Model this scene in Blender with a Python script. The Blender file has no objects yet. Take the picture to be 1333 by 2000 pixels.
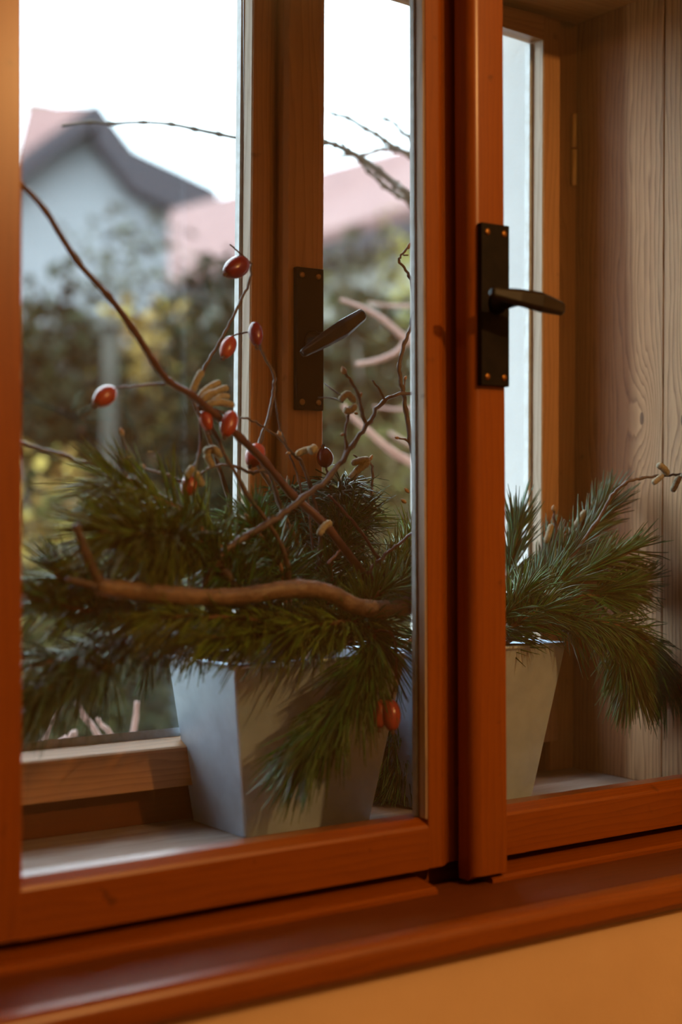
import bpy, bmesh, math, random
from mathutils import Vector, Matrix, noise
random.seed(11)
R = random.random
U = random.uniform
SC = bpy.context.scene
COL = SC.collection

# ------------------------------------------------------------------ camera
F = 2900.0                    # focal length in pixels of the 1333 x 2000 frame
PHI = math.radians(35.05)     # the camera looks this far to the right of the window's normal
CP, SP = math.cos(PHI), math.sin(PHI)
H = 1.30                      # eye height above the room floor
cam = bpy.data.cameras.new('camera')
cam.sensor_fit = 'HORIZONTAL'
cam.sensor_width = 24.0
cam.lens = F / 1333 * 24.0
cam.clip_start = 0.05
cam.clip_end = 400
cam.dof.use_dof = True
cam.dof.focus_distance = 1.37
cam.dof.aperture_fstop = 2.8
cam.dof.aperture_blades = 9
camo = bpy.data.objects.new('camera', cam)
COL.objects.link(camo)
camo.location = (0, 0, H)
camo.rotation_euler = (math.pi / 2, 0, -PHI)
SC.camera = camo

# ------------------------------------------------------------------ light
w = bpy.data.worlds.new('overcast_sky')
SC.world = w
w.use_nodes = True
wn = w.node_tree
bg = wn.nodes['Background']
bg.inputs[0].default_value = (0.74, 0.885, 1.0, 1)
# standard overcast sky: three times as bright overhead as at the horizon
ZENITH = 11.5
tcw = wn.nodes.new('ShaderNodeTexCoord')
spw = wn.nodes.new('ShaderNodeSeparateXYZ')
wn.links.new(tcw.outputs['Generated'], spw.inputs[0])
m0 = wn.nodes.new('ShaderNodeMath'); m0.operation = 'MAXIMUM'; m0.inputs[1].default_value = 0.0
wn.links.new(spw.outputs[2], m0.inputs[0])
m1 = wn.nodes.new('ShaderNodeMath'); m1.operation = 'MULTIPLY_ADD'
m1.inputs[1].default_value = ZENITH * 2 / 3; m1.inputs[2].default_value = ZENITH / 3
wn.links.new(m0.outputs[0], m1.inputs[0])
wn.links.new(m1.outputs[0], bg.inputs[1])

lamp = bpy.data.lights.new('room_lamp', 'POINT')
lamp.color = (1.0, 0.52, 0.17)
lamp.energy = 34.5
lamp.shadow_soft_size = 0.025
lampo = bpy.data.objects.new('room_lamp', lamp)
COL.objects.link(lampo)
lampo.location = (1.05, -0.35, H + 0.72)

vs = SC.view_settings
vs.view_transform = 'Standard'
vs.look = 'None'
vs.exposure = 0.0
vs.gamma = 1.0
vs.use_curve_mapping = False
cy = SC.cycles
cy.max_bounces = 4
cy.diffuse_bounces = 2
cy.glossy_bounces = 2
cy.use_adaptive_sampling = True
cy.adaptive_threshold = 0.08
cy.transparent_max_bounces = 10
cy.caustics_reflective = False
cy.caustics_refractive = False

# ------------------------------------------------------------------ helpers
def ray(x, y):
    u = (x - 666.5) / F
    v = (1000 - y) / F
    return Vector((SP + u * CP, CP - u * SP, v))
def PY(x, y, Y):               # where the sight line meets the upright plane at depth Y
    d = ray(x, y); t = Y / d.y
    return Vector((d.x * t, Y, H + d.z * t))
def PT(x, y, t):               # a point t metres away along the view axis
    d = ray(x, y)
    return Vector((d.x * t, d.y * t, H + d.z * t))

def tag(o, label=None, cat=None, group=None, kind=None):
    if label: o['label'] = label
    if cat: o['category'] = cat
    if group: o['group'] = group
    if kind: o['kind'] = kind
    return o
def empty(name, loc=(0, 0, 0)):
    o = bpy.data.objects.new(name, None)
    o.empty_display_size = 0.02
    COL.objects.link(o)
    o.location = loc
    return o
def link(name, me, mat, parent=None, smooth=False):
    o = bpy.data.objects.new(name, me)
    COL.objects.link(o)
    if mat: me.materials.append(mat)
    if parent:
        o.parent = parent
        chain = parent
        off = Vector((0, 0, 0))
        while chain:
            off += chain.location
            chain = chain.parent
        o.location = -off          # meshes are written in world coordinates
    if smooth:
        for p in me.polygons: p.use_smooth = True
    return o
def from_bm(name, bm, mat, parent=None, smooth=False):
    bmesh.ops.recalc_face_normals(bm, faces=bm.faces)
    me = bpy.data.meshes.new(name)
    bm.to_mesh(me); bm.free()
    return link(name, me, mat, parent, smooth)
def from_py(name, v, f, mat, parent=None, smooth=False):
    me = bpy.data.meshes.new(name)
    me.from_pydata(v, [], f)
    me.update()
    return link(name, me, mat, parent, smooth)

LEAN_IN, LEAN_OUT = -0.0048 / 0.72, 0.0075 / 0.72      # the old frames stand a little out of plumb
def shear(bm, k, z0=H):
    for v in bm.verts: v.co.x += (v.co.z - z0) * k

def box(name, x0, x1, y0, y1, z0, z1, mat, parent=None, bev=0.0, lean=0.0, seg=2):
    bm = bmesh.new()
    bmesh.ops.create_cube(bm, size=1)
    for v in bm.verts:
        v.co = Vector((x0 if v.co.x < 0 else x1, y0 if v.co.y < 0 else y1, z0 if v.co.z < 0 else z1))
    if bev: bmesh.ops.bevel(bm, geom=bm.edges[:], offset=bev, segments=seg, affect='EDGES', profile=0.5)
    if lean: shear(bm, lean)
    return from_bm(name, bm, mat, parent)
def prism(name, prof, axis, a, b, mat, parent=None, bev=0.0, lean=0.0, tilt=0.0):
    """prof: polygon; axis 'z': (x,y) profile run from z=a to b; axis 'x': (y,z) profile run from x=a to b"""
    bm = bmesh.new()
    def mk(p, s): return (p[0], p[1], s) if axis == 'z' else ((s, p[0], p[1]) if axis == 'x' else (p[0], s, p[1]))
    v0 = [bm.verts.new(mk(p, a)) for p in prof]
    v1 = [bm.verts.new(mk(p, b)) for p in prof]
    n = len(prof)
    bm.faces.new(v0); bm.faces.new(v1)
    for i in range(n): bm.faces.new((v0[i], v0[(i + 1) % n], v1[(i + 1) % n], v1[i]))
    if bev: bmesh.ops.bevel(bm, geom=bm.edges[:], offset=bev, segments=2, affect='EDGES', profile=0.5)
    if lean: shear(bm, lean)
    if tilt:
        for v in bm.verts:
            if v.co.z < max(p[1] for p in prof) - 0.004: v.co.z += (v.co.x - 1.02) * tilt
    return from_bm(name, bm, mat, parent)

def spline(pts, n=6):
    """Catmull-Rom through vectors of any size"""
    out = []
    m = len(pts)
    for i in range(m - 1):
        p0 = pts[max(i - 1, 0)]; p1 = pts[i]; p2 = pts[i + 1]; p3 = pts[min(i + 2, m - 1)]
        for k in range(n):
            t = k / n
            out.append(0.5 * ((2 * p1) + (p2 - p0) * t + (2 * p0 - 5 * p1 + 4 * p2 - p3) * t * t + (3 * p1 - p0 - 3 * p2 + p3) * t ** 3))
    out.append(pts[-1].copy())
    return out
def tube_data(pts, rad, sides=7, V=None, Fc=None, wob=0.0):
    """pts: Vectors, rad: list of radii -> appends to V, Fc"""
    if V is None: V, Fc = [], []
    b0 = len(V)
    n = len(pts)
    ref = Vector((0.31, 0.17, 0.93))
    for i in range(n):
        t = (pts[min(i + 1, n - 1)] - pts[max(i - 1, 0)]).normalized()
        a = t.cross(ref)
        if a.length < 1e-3: a = t.cross(Vector((1, 0, 0)))
        a.normalize(); b = t.cross(a)
        for k in range(sides):
            an = 2 * math.pi * k / sides
            r = rad[i] * (1 + (wob * (R() - 0.5) if wob else 0))
            V.append(pts[i] + (a * math.cos(an) + b * math.sin(an)) * r)
    for i in range(n - 1):
        for k in range(sides):
            k2 = (k + 1) % sides
            Fc.append((b0 + i * sides + k, b0 + i * sides + k2, b0 + (i + 1) * sides + k2, b0 + (i + 1) * sides + k))
    Fc.append(tuple(b0 + k for k in range(sides))[::-1])
    Fc.append(tuple(b0 + (n - 1) * sides + k for k in range(sides)))
    return V, Fc
def lathe_along(p, d, prof, sides=12, V=None, Fc=None):
    """prof: (s along d, radius) from p"""
    if V is None: V, Fc = [], []
    d = d.normalized()
    pts = [p + d * s for s, r in prof]
    b0 = len(V)
    a = d.cross(Vector((0.3, 0.2, 0.93))).normalized(); b = d.cross(a)
    for (s, r), q in zip(prof, pts):
        for k in range(sides):
            an = 2 * math.pi * k / sides
            V.append(q + (a * math.cos(an) + b * math.sin(an)) * max(r, 1e-5))
    n = len(prof)
    for i in range(n - 1):
        for k in range(sides):
            k2 = (k + 1) % sides
            Fc.append((b0 + i * sides + k, b0 + i * sides + k2, b0 + (i + 1) * sides + k2, b0 + (i + 1) * sides + k))
    Fc.append(tuple(b0 + k for k in range(sides))[::-1])
    Fc.append(tuple(b0 + (n - 1) * sides + k for k in range(sides)))
    return V, Fc

# ------------------------------------------------------------------ materials
class NT:
    def __init__(s, name):
        s.m = bpy.data.materials.new(name); s.m.use_nodes = True
        s.t = s.m.node_tree; s.b = s.t.nodes['Principled BSDF']; s.out = s.t.nodes['Material Output']
    def n(s, kind, **kw):
        nd = s.t.nodes.new(kind)
        for k, v in kw.items(): setattr(nd, k, v)
        return nd
    def l(s, a, b): s.t.links.new(a, b)
    def math(s, op, a, b=None, c=None):
        nd = s.n('ShaderNodeMath', operation=op)
        for i, q in enumerate((a, b, c)):
            if q is None: continue
            if isinstance(q, (int, float)): nd.inputs[i].default_value = q
            else: s.l(q, nd.inputs[i])
        return nd.outputs[0]
    def ramp(s, fac, stops):
        nd = s.n('ShaderNodeValToRGB')
        e = nd.color_ramp.elements
        while len(e) < len(stops): e.new(0.5)
        for q, (p, c) in zip(e, stops):
            q.position = p; q.color = (*c, 1)
        s.l(fac, nd.inputs[0])
        return nd.outputs[0]
    def noise(s, vec, scale, detail=3, rough=0.55):
        nd = s.n('ShaderNodeTexNoise')
        nd.inputs['Scale'].default_value = scale
        nd.inputs['Detail'].default_value = detail
        nd.inputs['Roughness'].default_value = rough
        if vec is not None: s.l(vec, nd.inputs['Vector'])
        return nd.outputs['Fac']
    def mix(s, fac, a, b, mode='MIX'):
        nd = s.n('ShaderNodeMix', data_type='RGBA', blend_type=mode)
        for i, q in ((0, fac), (6, a), (7, b)):
            if isinstance(q, (int, float)): nd.inputs[i].default_value = q
            elif isinstance(q, tuple): nd.inputs[i].default_value = (*q, 1)
            else: s.l(q, nd.inputs[i])
        return nd.outputs[2]
    def bump(s, h, strength, dist):
        nd = s.n('ShaderNodeBump')
        nd.inputs['Strength'].default_value = strength
        nd.inputs['Distance'].default_value = dist
        s.l(h, nd.inputs['Height'])
        s.l(nd.outputs[0], s.b.inputs['Normal'])

def wood(name, c_light, c_dark, along, ring=0.0065, rough=0.4, coat=0.0, knots=(), grain=0.55, weather=None, bump=0.15, spec=0.5, heart=None):
    """along: 'z' or 'x' (grain direction). Knots: (across, along, a, b, amplitude)"""
    s = NT(name)
    tc = s.n('ShaderNodeNewGeometry').outputs['Position']
    sep = s.n('ShaderNodeSeparateXYZ'); s.l(tc, sep.inputs[0])
    x, y, z = sep.outputs
    rnd = s.n('ShaderNodeObjectInfo').outputs['Random']
    if along == 'z': L = z; A = s.math('ADD', x, s.math('MULTIPLY', y, 0.8))
    elif along == 'zy': L = z; A = y
    elif along == 'xy': L = x; A = y
    else: L = x; A = s.math('ADD', z, s.math('MULTIPLY', y, 0.8))
    if not knots: A = s.math('ADD', A, s.math('MULTIPLY', rnd, 3.7))
    cmb = s.n('ShaderNodeCombineXYZ')
    s.l(s.math('MULTIPLY', A, 1.0), cmb.inputs[0]); s.l(s.math('MULTIPLY', L, 0.10), cmb.inputs[1]); s.l(rnd, cmb.inputs[2])
    v = cmb.outputs[0]
    n1 = s.noise(v, 20, 4)
    f = s.math('ADD', A, s.math('MULTIPLY', n1, 0.048))
    for (ka, kl, a, b, amp) in knots:
        da = s.math('DIVIDE', s.math('SUBTRACT', A, ka), a)
        dl = s.math('DIVIDE', s.math('SUBTRACT', L, kl), b)
        q = s.math('ADD', s.math('MULTIPLY', da, da), s.math('MULTIPLY', dl, dl))
        g = s.math('EXPONENT', s.math('MULTIPLY', q, -1.0))
        f = s.math('ADD', f, s.math('MULTIPLY', g, amp))
    rings = s.math('FRACT', s.math('DIVIDE', f, ring))
    rings = s.ramp(rings, [(0.0, (0, 0, 0)), (0.62, (0.45, 0.45, 0.45)), (0.88, (1, 1, 1)), (1.0, (0, 0, 0))])
    fine = s.noise(v, 260, 4, 0.65)
    big = s.noise(v, 9, 2)
    fac = s.math('ADD', s.math('MULTIPLY', rings, grain), s.math('ADD', s.math('MULTIPLY', fine, 0.45), s.math('MULTIPLY', big, 0.35)))
    fac = s.math('SUBTRACT', fac, 0.38)
    c = s.ramp(fac, [(0.0, c_light), (0.95, c_dark)])
    for (ka, kl, a, b, amp) in knots:
        da = s.math('DIVIDE', s.math('SUBTRACT', A, ka), a * 0.13)
        dl = s.math('DIVIDE', s.math('SUBTRACT', L, kl), b * 0.13)
        q = s.math('ADD', s.math('MULTIPLY', da, da), s.math('MULTIPLY', dl, dl))
        q = s.math('ADD', q, s.math('MULTIPLY', s.math('SUBTRACT', fine, 0.5), 2.0))
        g = s.math('MULTIPLY', s.math('LESS_THAN', q, 1.0), 0.8)
        c = s.mix(g, c, tuple(k * 0.25 for k in c_dark))
    if heart:      # darker heartwood on one side of the board, with a wandering boundary
        hv = s.math('ADD', s.math('SUBTRACT', A, heart[0]), s.math('MULTIPLY', s.math('SUBTRACT', big, 0.5), heart[1]))
        hf = s.ramp(s.math('ADD', s.math('MULTIPLY', hv, 1.0 / heart[2]), 0.5), [(0.0, (0, 0, 0)), (1.0, (1, 1, 1))])
        c = s.mix(s.math('MULTIPLY', hf, heart[3]), c, s.mix(1.0, c, (0.45, 0.31, 0.22), 'MULTIPLY'))
    # small dark specks of wear
    sp = s.noise(tc, 46, 2)
    spk = s.ramp(sp, [(0.70, (0, 0, 0)), (0.78, (1, 1, 1))])
    c = s.mix(s.math('MULTIPLY', spk, 0.5), c, tuple(k * 0.35 for k in c_dark))
    if weather:
        wv = s.noise(v, 60, 4, 0.7)
        wf = s.ramp(wv, [(0.45, (0, 0, 0)), (0.66, (1, 1, 1))])
        c = s.mix(s.math('MULTIPLY', wf, weather[1]), c, weather[0])
    s.l(c, s.b.inputs['Base Color'])
    s.b.inputs['Roughness'].default_value = rough
    s.b.inputs['Specular IOR Level'].default_value = spec
    s.b.inputs['Coat Weight'].default_value = coat
    s.b.inputs['Coat Roughness'].default_value = 0.22
    if bump: s.bump(s.math('ADD', s.math('MULTIPLY', rings, -0.6), fine), bump, 0.0012)
    return s.m

def plain(name, col, rough=0.6, metal=0.0, spec=0.5, var=0.0, vscale=30, col2=None, bump=0.0, bscale=200, bdist=0.001, island=0.0, trans=0.0):
    s = NT(name)
    geo = s.n('ShaderNodeNewGeometry')
    c = None
    if col2 is not None:
        nf = s.noise(geo.outputs['Position'], vscale, 4, 0.6)
        c = s.ramp(nf, [(0.36, col), (0.66, col2)])
    if island:
        hs = s.n('ShaderNodeHueSaturation')
        if c is not None: s.l(c, hs.inputs['Color'])
        else: hs.inputs['Color'].default_value = (*col, 1)
        r = geo.outputs['Random Per Island']
        s.l(s.math('ADD', s.math('MULTIPLY', r, 2 * island), 1 - island), hs.inputs['Value'])
        s.l(s.math('ADD', s.math('MULTIPLY', r, 0.07), 0.465), hs.inputs['Hue'])
        c = hs.outputs[0]
    if c is not None: s.l(c, s.b.inputs['Base Color'])
    else: s.b.inputs['Base Color'].default_value = (*col, 1)
    s.b.inputs['Roughness'].default_value = rough
    s.b.inputs['Metallic'].default_value = metal
    s.b.inputs['Specular IOR Level'].default_value = spec
    if trans: 
        s.b.inputs['Subsurface Weight'].default_value = 0.0
    if bump: s.bump(s.noise(geo.outputs['Position'], bscale, 3), bump, bdist)
    return s.m

def glass(name, tint=(0.97, 0.985, 0.98)):
    s = NT(name)
    t = s.n('ShaderNodeBsdfTransparent'); t.inputs[0].default_value = (*tint, 1)
    g = s.n('ShaderNodeBsdfGlossy'); g.inputs['Roughness'].default_value = 0.015
    lw = s.n('ShaderNodeLayerWeight'); lw.inputs['Blend'].default_value = 0.5
    fr = s.math('ADD', s.math('MULTIPLY', s.math('POWER', lw.outputs['Facing'], 5.0), 0.96), 0.042)
    m = s.n('ShaderNodeMixShader')
    s.l(fr, m.inputs[0]); s.l(t.outputs[0], m.inputs[1]); s.l(g.outputs[0], m.inputs[2])
    s.l(m.outputs[0], s.out.inputs['Surface'])
    return s.m

LAC_L, LAC_D = (0.285, 0.073, 0.002), (0.125, 0.022, 0.0008)
M = {}
M['lac_z'] = wood('lacquered_pine_upright', LAC_L, LAC_D, 'z', rough=0.33, coat=0.12, grain=0.28, bump=0)
M['lac_x'] = wood('lacquered_pine_rail', LAC_L, LAC_D, 'x', rough=0.33, coat=0.12, grain=0.36, bump=0)
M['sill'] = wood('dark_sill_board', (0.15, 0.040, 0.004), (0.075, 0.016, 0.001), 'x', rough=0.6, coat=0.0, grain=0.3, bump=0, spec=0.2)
M['out_z'] = wood('aged_pine_upright', (0.52, 0.25, 0.10), (0.25, 0.095, 0.033), 'z', rough=0.5, grain=0.4, bump=0)
M['out_x'] = wood('aged_pine_rail', (0.52, 0.25, 0.10), (0.25, 0.095, 0.033), 'x', rough=0.5, grain=0.45, bump=0)
kA = PY(1255, 818, 1.0533)
M['plank'] = wood('rough_pine_plank', (0.64, 0.37, 0.19), (0.17, 0.062, 0.024), 'zy', ring=0.0062, rough=0.62, grain=0.60,
                  knots=((1.0535, H + 0.094, 0.019, 0.048, 0.028), (1.000, H + 0.090, 0.014, 0.045, 0.014)), bump=0.35, heart=(1.072, 0.06, 0.012, 1.0))
M['niche_sill'] = wood('worn_niche_board', (0.33, 0.25, 0.21), (0.14, 0.085, 0.06), 'xy', ring=0.008, rough=0.36, grain=0.5, weather=((0.50, 0.46, 0.44), 0.6), bump=0.2)
M['raw'] = wood('raw_pine_bead', (0.62, 0.50, 0.38), (0.36, 0.25, 0.17), 'z', rough=0.7, bump=0)
M['putty'] = plain('pale_putty', (0.74, 0.76, 0.78), 0.6, col2=(0.58, 0.57, 0.55), vscale=90, bump=0.4, bscale=300)
M['glass'] = glass('window_glass')
M['iron'] = plain('black_iron', (0.008, 0.007, 0.0065), 0.45, spec=0.12, col2=(0.016, 0.012, 0.010), vscale=60, bump=0.15, bscale=400)
M['lever'] = plain('polished_black_iron', (0.010, 0.009, 0.009), 0.34, spec=0.35, col2=(0.02, 0.017, 0.015), vscale=60)
M['brass'] = plain('dull_brass', (0.26, 0.13, 0.04), 0.45, metal=1.0)
M['brassy'] = plain('bright_brass', (1.0, 0.74, 0.30), 0.40, metal=0.25)
M['ochre'] = plain('ochre_plaster', (0.84, 0.60, 0.36), 0.85, col2=(0.78, 0.545, 0.32), vscale=6, bump=0.25, bscale=60, bdist=0.002)
M['ceil'] = plain('warm_white_plaster', (0.78, 0.70, 0.58), 0.85, col2=(0.74, 0.66, 0.54), vscale=4)
M['floor'] = wood('floor_boards', (0.30, 0.15, 0.06), (0.16, 0.07, 0.03), 'xy', rough=0.45, bump=0)
M['white'] = plain('white_render', (0.74, 0.75, 0.76), 0.85, col2=(0.7, 0.71, 0.72), vscale=12, bump=0.3, bscale=120, bdist=0.002)
M['zinc'] = plain('galvanised_zinc', (0.60, 0.73, 0.90), 0.45, metal=0.45, col2=(0.50, 0.62, 0.78), vscale=38, bump=0.06, bscale=150)
M['soil'] = plain('dark_soil', (0.03, 0.022, 0.015), 0.95, col2=(0.05, 0.035, 0.02), vscale=120, bump=0.8, bscale=150, bdist=0.004)
M['bark'] = plain('twig_bark', (0.062, 0.036, 0.028), 0.5, col2=(0.120, 0.078, 0.062), vscale=90, bump=0.4, bscale=350)
M['rosebark'] = plain('rose_bark', (0.085, 0.030, 0.024), 0.45, col2=(0.125, 0.052, 0.040), vscale=70, bump=0.3, bscale=350)
M['pinebark'] = plain('pine_bark', (0.15, 0.075, 0.042), 0.8, col2=(0.27, 0.14, 0.075), vscale=80, bump=0.9, bscale=200, bdist=0.002)
M['logbark'] = plain('pale_branch_bark', (0.115, 0.066, 0.040), 0.42, col2=(0.26, 0.165, 0.105), vscale=70, bump=0.8, bscale=130, bdist=0.003)
M['hip'] = plain('rose_hip_skin', (0.33, 0.035, 0.022), 0.25, col2=(0.42, 0.075, 0.035), vscale=60)
M['hipdark'] = plain('dark_rose_hip_skin', (0.15, 0.008, 0.010), 0.22, col2=(0.20, 0.014, 0.012), vscale=60)
M['calyx'] = plain('dry_calyx', (0.09, 0.045, 0.03), 0.8)
M['catkin'] = plain('hazel_catkin', (0.40, 0.345, 0.235), 0.75, col2=(0.26, 0.21, 0.135), vscale=420, bump=0.8, bscale=500)
M['bud'] = plain('twig_bud', (0.40, 0.26, 0.14), 0.6, col2=(0.28, 0.15, 0.08), vscale=200)
M['needle'] = plain('pine_needle', (0.046, 0.118, 0.018), 0.34, spec=0.4, island=0.45)
M['needle_b'] = plain('blue_pine_needle', (0.044, 0.125, 0.055), 0.30, spec=0.5, island=0.45)
M['needle_y'] = plain('yellow_green_pine_needle', (0.115, 0.170, 0.022), 0.38, spec=0.35, island=0.4)
M['dogwood'] = plain('pale_pink_stem', (0.2852, 0.1550, 0.1364), 0.55, col2=(0.3410, 0.2046, 0.1736), vscale=20)
M['treebark'] = plain('dark_tree_bark', (0.055, 0.045, 0.038), 0.8, col2=(0.09, 0.07, 0.05), vscale=60)
M['leaf_dk'] = plain('dark_evergreen_leaf', (0.013, 0.015, 0.005), 0.8, spec=0.1, island=0.5)
M['leaf_mid'] = plain('mid_green_leaf', (0.055, 0.047, 0.016), 0.8, spec=0.1, island=0.5)
M['leaf_oc'] = plain('ochre_dry_leaf', (0.21, 0.130, 0.034), 0.8, spec=0.1, island=0.5)
M['leaf_yl'] = plain('yellow_green_leaf', (0.2, 0.17, 0.035), 0.8, spec=0.1, island=0.4)
M['leaf_gy'] = plain('grey_green_leaf', (0.045, 0.043, 0.024), 0.8, spec=0.1, island=0.5)
M['grass'] = plain('garden_grass', (0.020, 0.024, 0.009), 0.95, spec=0.05, col2=(0.04, 0.034, 0.015), vscale=1.3)
M['hwall'] = plain('white_house_wall', (0.22, 0.225, 0.235), 0.9, col2=(0.2, 0.205, 0.215), vscale=0.8)
M['roof_r'] = plain('faded_red_tiles', (0.135, 0.062, 0.056), 0.85, col2=(0.165, 0.082, 0.072), vscale=2.0)
M['roof_b'] = plain('brown_boards', (0.03, 0.024, 0.03), 0.8)
M['cement'] = plain('cream_chimney', (0.28, 0.22, 0.16), 0.9)

# ------------------------------------------------------------------ the room
ZS = H - 0.305           # top of the room-side sill
ZN = H - 0.272           # top of the board between the two windows
XL, XR = 0.33, 1.110     # the two sides of the niche
YW = 0.856               # room face of the window wall
YO = 1.372               # garden face of the window wall
ZT = H + 0.520           # head of the niche
RX0, RX1, RY0 = -1.6, 2.5, -2.4
ZC = H + 1.10
def S(o, label): return tag(o, label, kind='structure')
S(box('floor', RX0, RX1, RY0, YO, -0.1, 0.0, M['floor']), 'brown boarded floor of the room')
S(box('ceiling', RX0, RX1, RY0, YO, ZC, ZC + 0.1, M['ceil']), 'pale plaster ceiling of the room')
S(box('wall_left', RX0 - 0.1, RX0, RY0, YO, 0, ZC, M['ochre']), 'ochre plaster wall left of the window wall')
S(box('wall_right', RX1, RX1 + 0.1, RY0, YO, 0, ZC, M['ochre']), 'ochre plaster wall right of the window wall')
S(box('wall_back', RX0, RX1, RY0 - 0.1, RY0, 0, ZC, M['ochre']), 'ochre plaster wall facing the window')
ww = S(empty('wall_front'), 'ochre plaster wall below and around the wooden window')
OX0, OX1 = XL - 0.02, XR + 0.02
OZ0, OZ1 = H - 0.33, ZT + 0.03
def wallpart(name, x0, x1, z0, z1, y1=None):
    box(name, x0, x1, YW, YO - 0.005 if y1 is None else y1, z0, z1, M['ochre'], ww)
wallpart('wall_field', RX0, RX1, 0, OZ0)
wallpart('wall_field', RX0, RX1, OZ1, ZC, 1.166)
EH = H + 0.86             # the opening is taller on the garden side
box('lintel', RX0, RX1, 1.166, YO - 0.005, EH, ZC, M['white'], ww)
box('lintel', RX0, OX0, 1.166, YO - 0.005, OZ1, EH, M['white'], ww)
box('lintel', OX1, RX1, 1.166, YO - 0.005, OZ1, EH, M['white'], ww)
wallpart('wall_field', RX0, OX0, OZ0, OZ1)
wallpart('wall_field', OX1, RX1, OZ0, OZ1)
# white render outside and in the outer reveal
EX = 1.0615
box('outer_reveal', EX, OX1, 1.167, YO, H - 0.30, EH, M['white'], ww, bev=0.003)
box('outer_reveal', OX0, XL + 0.03, 1.167, YO, H - 0.30, EH, M['white'], ww, bev=0.003)
box('render', RX0, RX1, YO - 0.005, YO, -0.4, OZ0, M['white'], ww)
box('render', RX0, RX1, YO - 0.005, YO, EH, ZC + .2, M['white'], ww)
# caulked joint under the room sill
prism('joint_strip', [(YW - 0.0035, H - 0.3285), (YW + 0.01, H - 0.3285), (YW + 0.01, H - 0.3335), (YW - 0.001, H - 0.3335)], 'x', -0.4, 2.0,
      plain('joint_filler', (0.42, 0.30, 0.20), 0.7), ww)

# room-side sill: dark board with a rounded, lighter nosing strip
sl = S(empty('trim_1', (0.8, 0.90, ZS)), 'dark wooden sill board with a lighter rounded nosing below the window')
prism('board', [(0.95, ZS), (0.8602, ZS), (0.8602, ZS - 0.0235), (0.95, ZS - 0.0235)], 'x', -0.45, 2.05, M['sill'], sl)
prof = [(0.8600, ZS)]
for k in range(0, 9):
    a = math.radians(90 + k * 90 / 8)
    prof.append((0.8545 + 0.0100 * math.cos(a), ZS - 0.0100 + 0.0100 * math.sin(a)))
prof += [(0.8445, ZS - 0.019), (0.8475, ZS - 0.0235), (0.8600, ZS - 0.0235)]
no = prism('nosing', prof, 'x', -0.45, 2.05, M['lac_x'], sl)
for p in no.data.polygons: p.use_smooth = True
no.data.set_sharp_from_angle(angle=math.radians(30))

# inner fixed frame: bottom member with a ledge broken by the recess under the meeting strip
fr = S(empty('trim_2', (0.7, 0.95, ZS)), 'reddish wooden frame ledge beneath the inner casements')
lp = [(0.926, ZS), (0.926, ZS + 0.0030), (0.929, ZS + 0.0050), (0.972, ZS + 0.0115), (0.972, ZS)]
prism('ledge', lp, 'x', 0.2, 0.744, M['lac_x'], fr)
prism('ledge', lp, 'x', 0.802, 1.16, M['lac_x'], fr)
box('frame_bottom', 0.2, 1.16, 0.972, 0.990, OZ0, ZN - 0.001, M['lac_x'], fr)
box('frame_post', XR + 0.002, XR + 0.04, 0.945, 0.972, ZS + 0.012, ZT, M['lac_z'], fr)
box('frame_post', 0.27, XL - 0.002, 0.945, 0.972, ZS + 0.012, ZT, M['lac_z'], fr)
box('frame_head', 0.27, XR + 0.04, 0.945, 0.972, ZT + 0.0, ZT + 0.045, M['lac_x'], fr)

# niche lining
lin = S(empty('trim_3', (XR, 1.07, ZN)), 'rough upright planks lining the right side of the niche')
box('plank', XR, XR + 0.02, 1.0257, 1.166, ZN, ZT, M['plank'], lin, bev=0.0012, lean=LEAN_OUT * 0.6)
box('plank', XR, XR + 0.02, 0.972, 1.0247, ZN, ZT, M['plank'], lin, bev=0.0012, lean=LEAN_OUT * 0.6)
lin2 = S(empty('trim_4', (XL, 1.07, ZN)), 'upright planks lining the left side of the niche')
box('plank', XL - 0.02, XL, 0.972, 1.08, ZN, ZT, M['plank'], lin2, bev=0.0012)
box('plank', XL - 0.02, XL, 1.081, 1.166, ZN, ZT, M['plank'], lin2, bev=0.0012)
S(box('trim_5', XL - 0.02, XR + 0.02, 0.972, 1.166, ZT, ZT + 0.02, M['out_x'], bev=0.001), 'wooden board closing the top of the niche')
S(box('trim_6', XL - 0.02, XR + 0.02, 0.990, 1.166, ZN - 0.022, ZN, M['niche_sill'], bev=0.001), 'worn greyish board between the inner and outer windows')

# outer fixed frame
of = S(empty('trim_7', (0.7, 1.17, ZN)), 'fixed wooden frame of the outer window')
box('frame_bottom', XL, XR, 1.156, 1.166, ZN, H - 0.232, M['sill'], of, bev=0.001)  # dark sill material here puts the shade under the casement rail into the colour
box('frame_post', 1.0765, XR, 1.1495, 1.166, ZN, ZT, M['out_z'], of, bev=0.0012, lean=LEAN_OUT * 0.8)
box('frame_post', XL, XL + 0.035, 1.1495, 1.166, ZN, ZT, M['out_z'], of, bev=0.0012)
box('frame_head', XL, XR, 1.1495, 1.166, H + 0.512, ZT, M['out_x'], of, bev=0.001)

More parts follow.
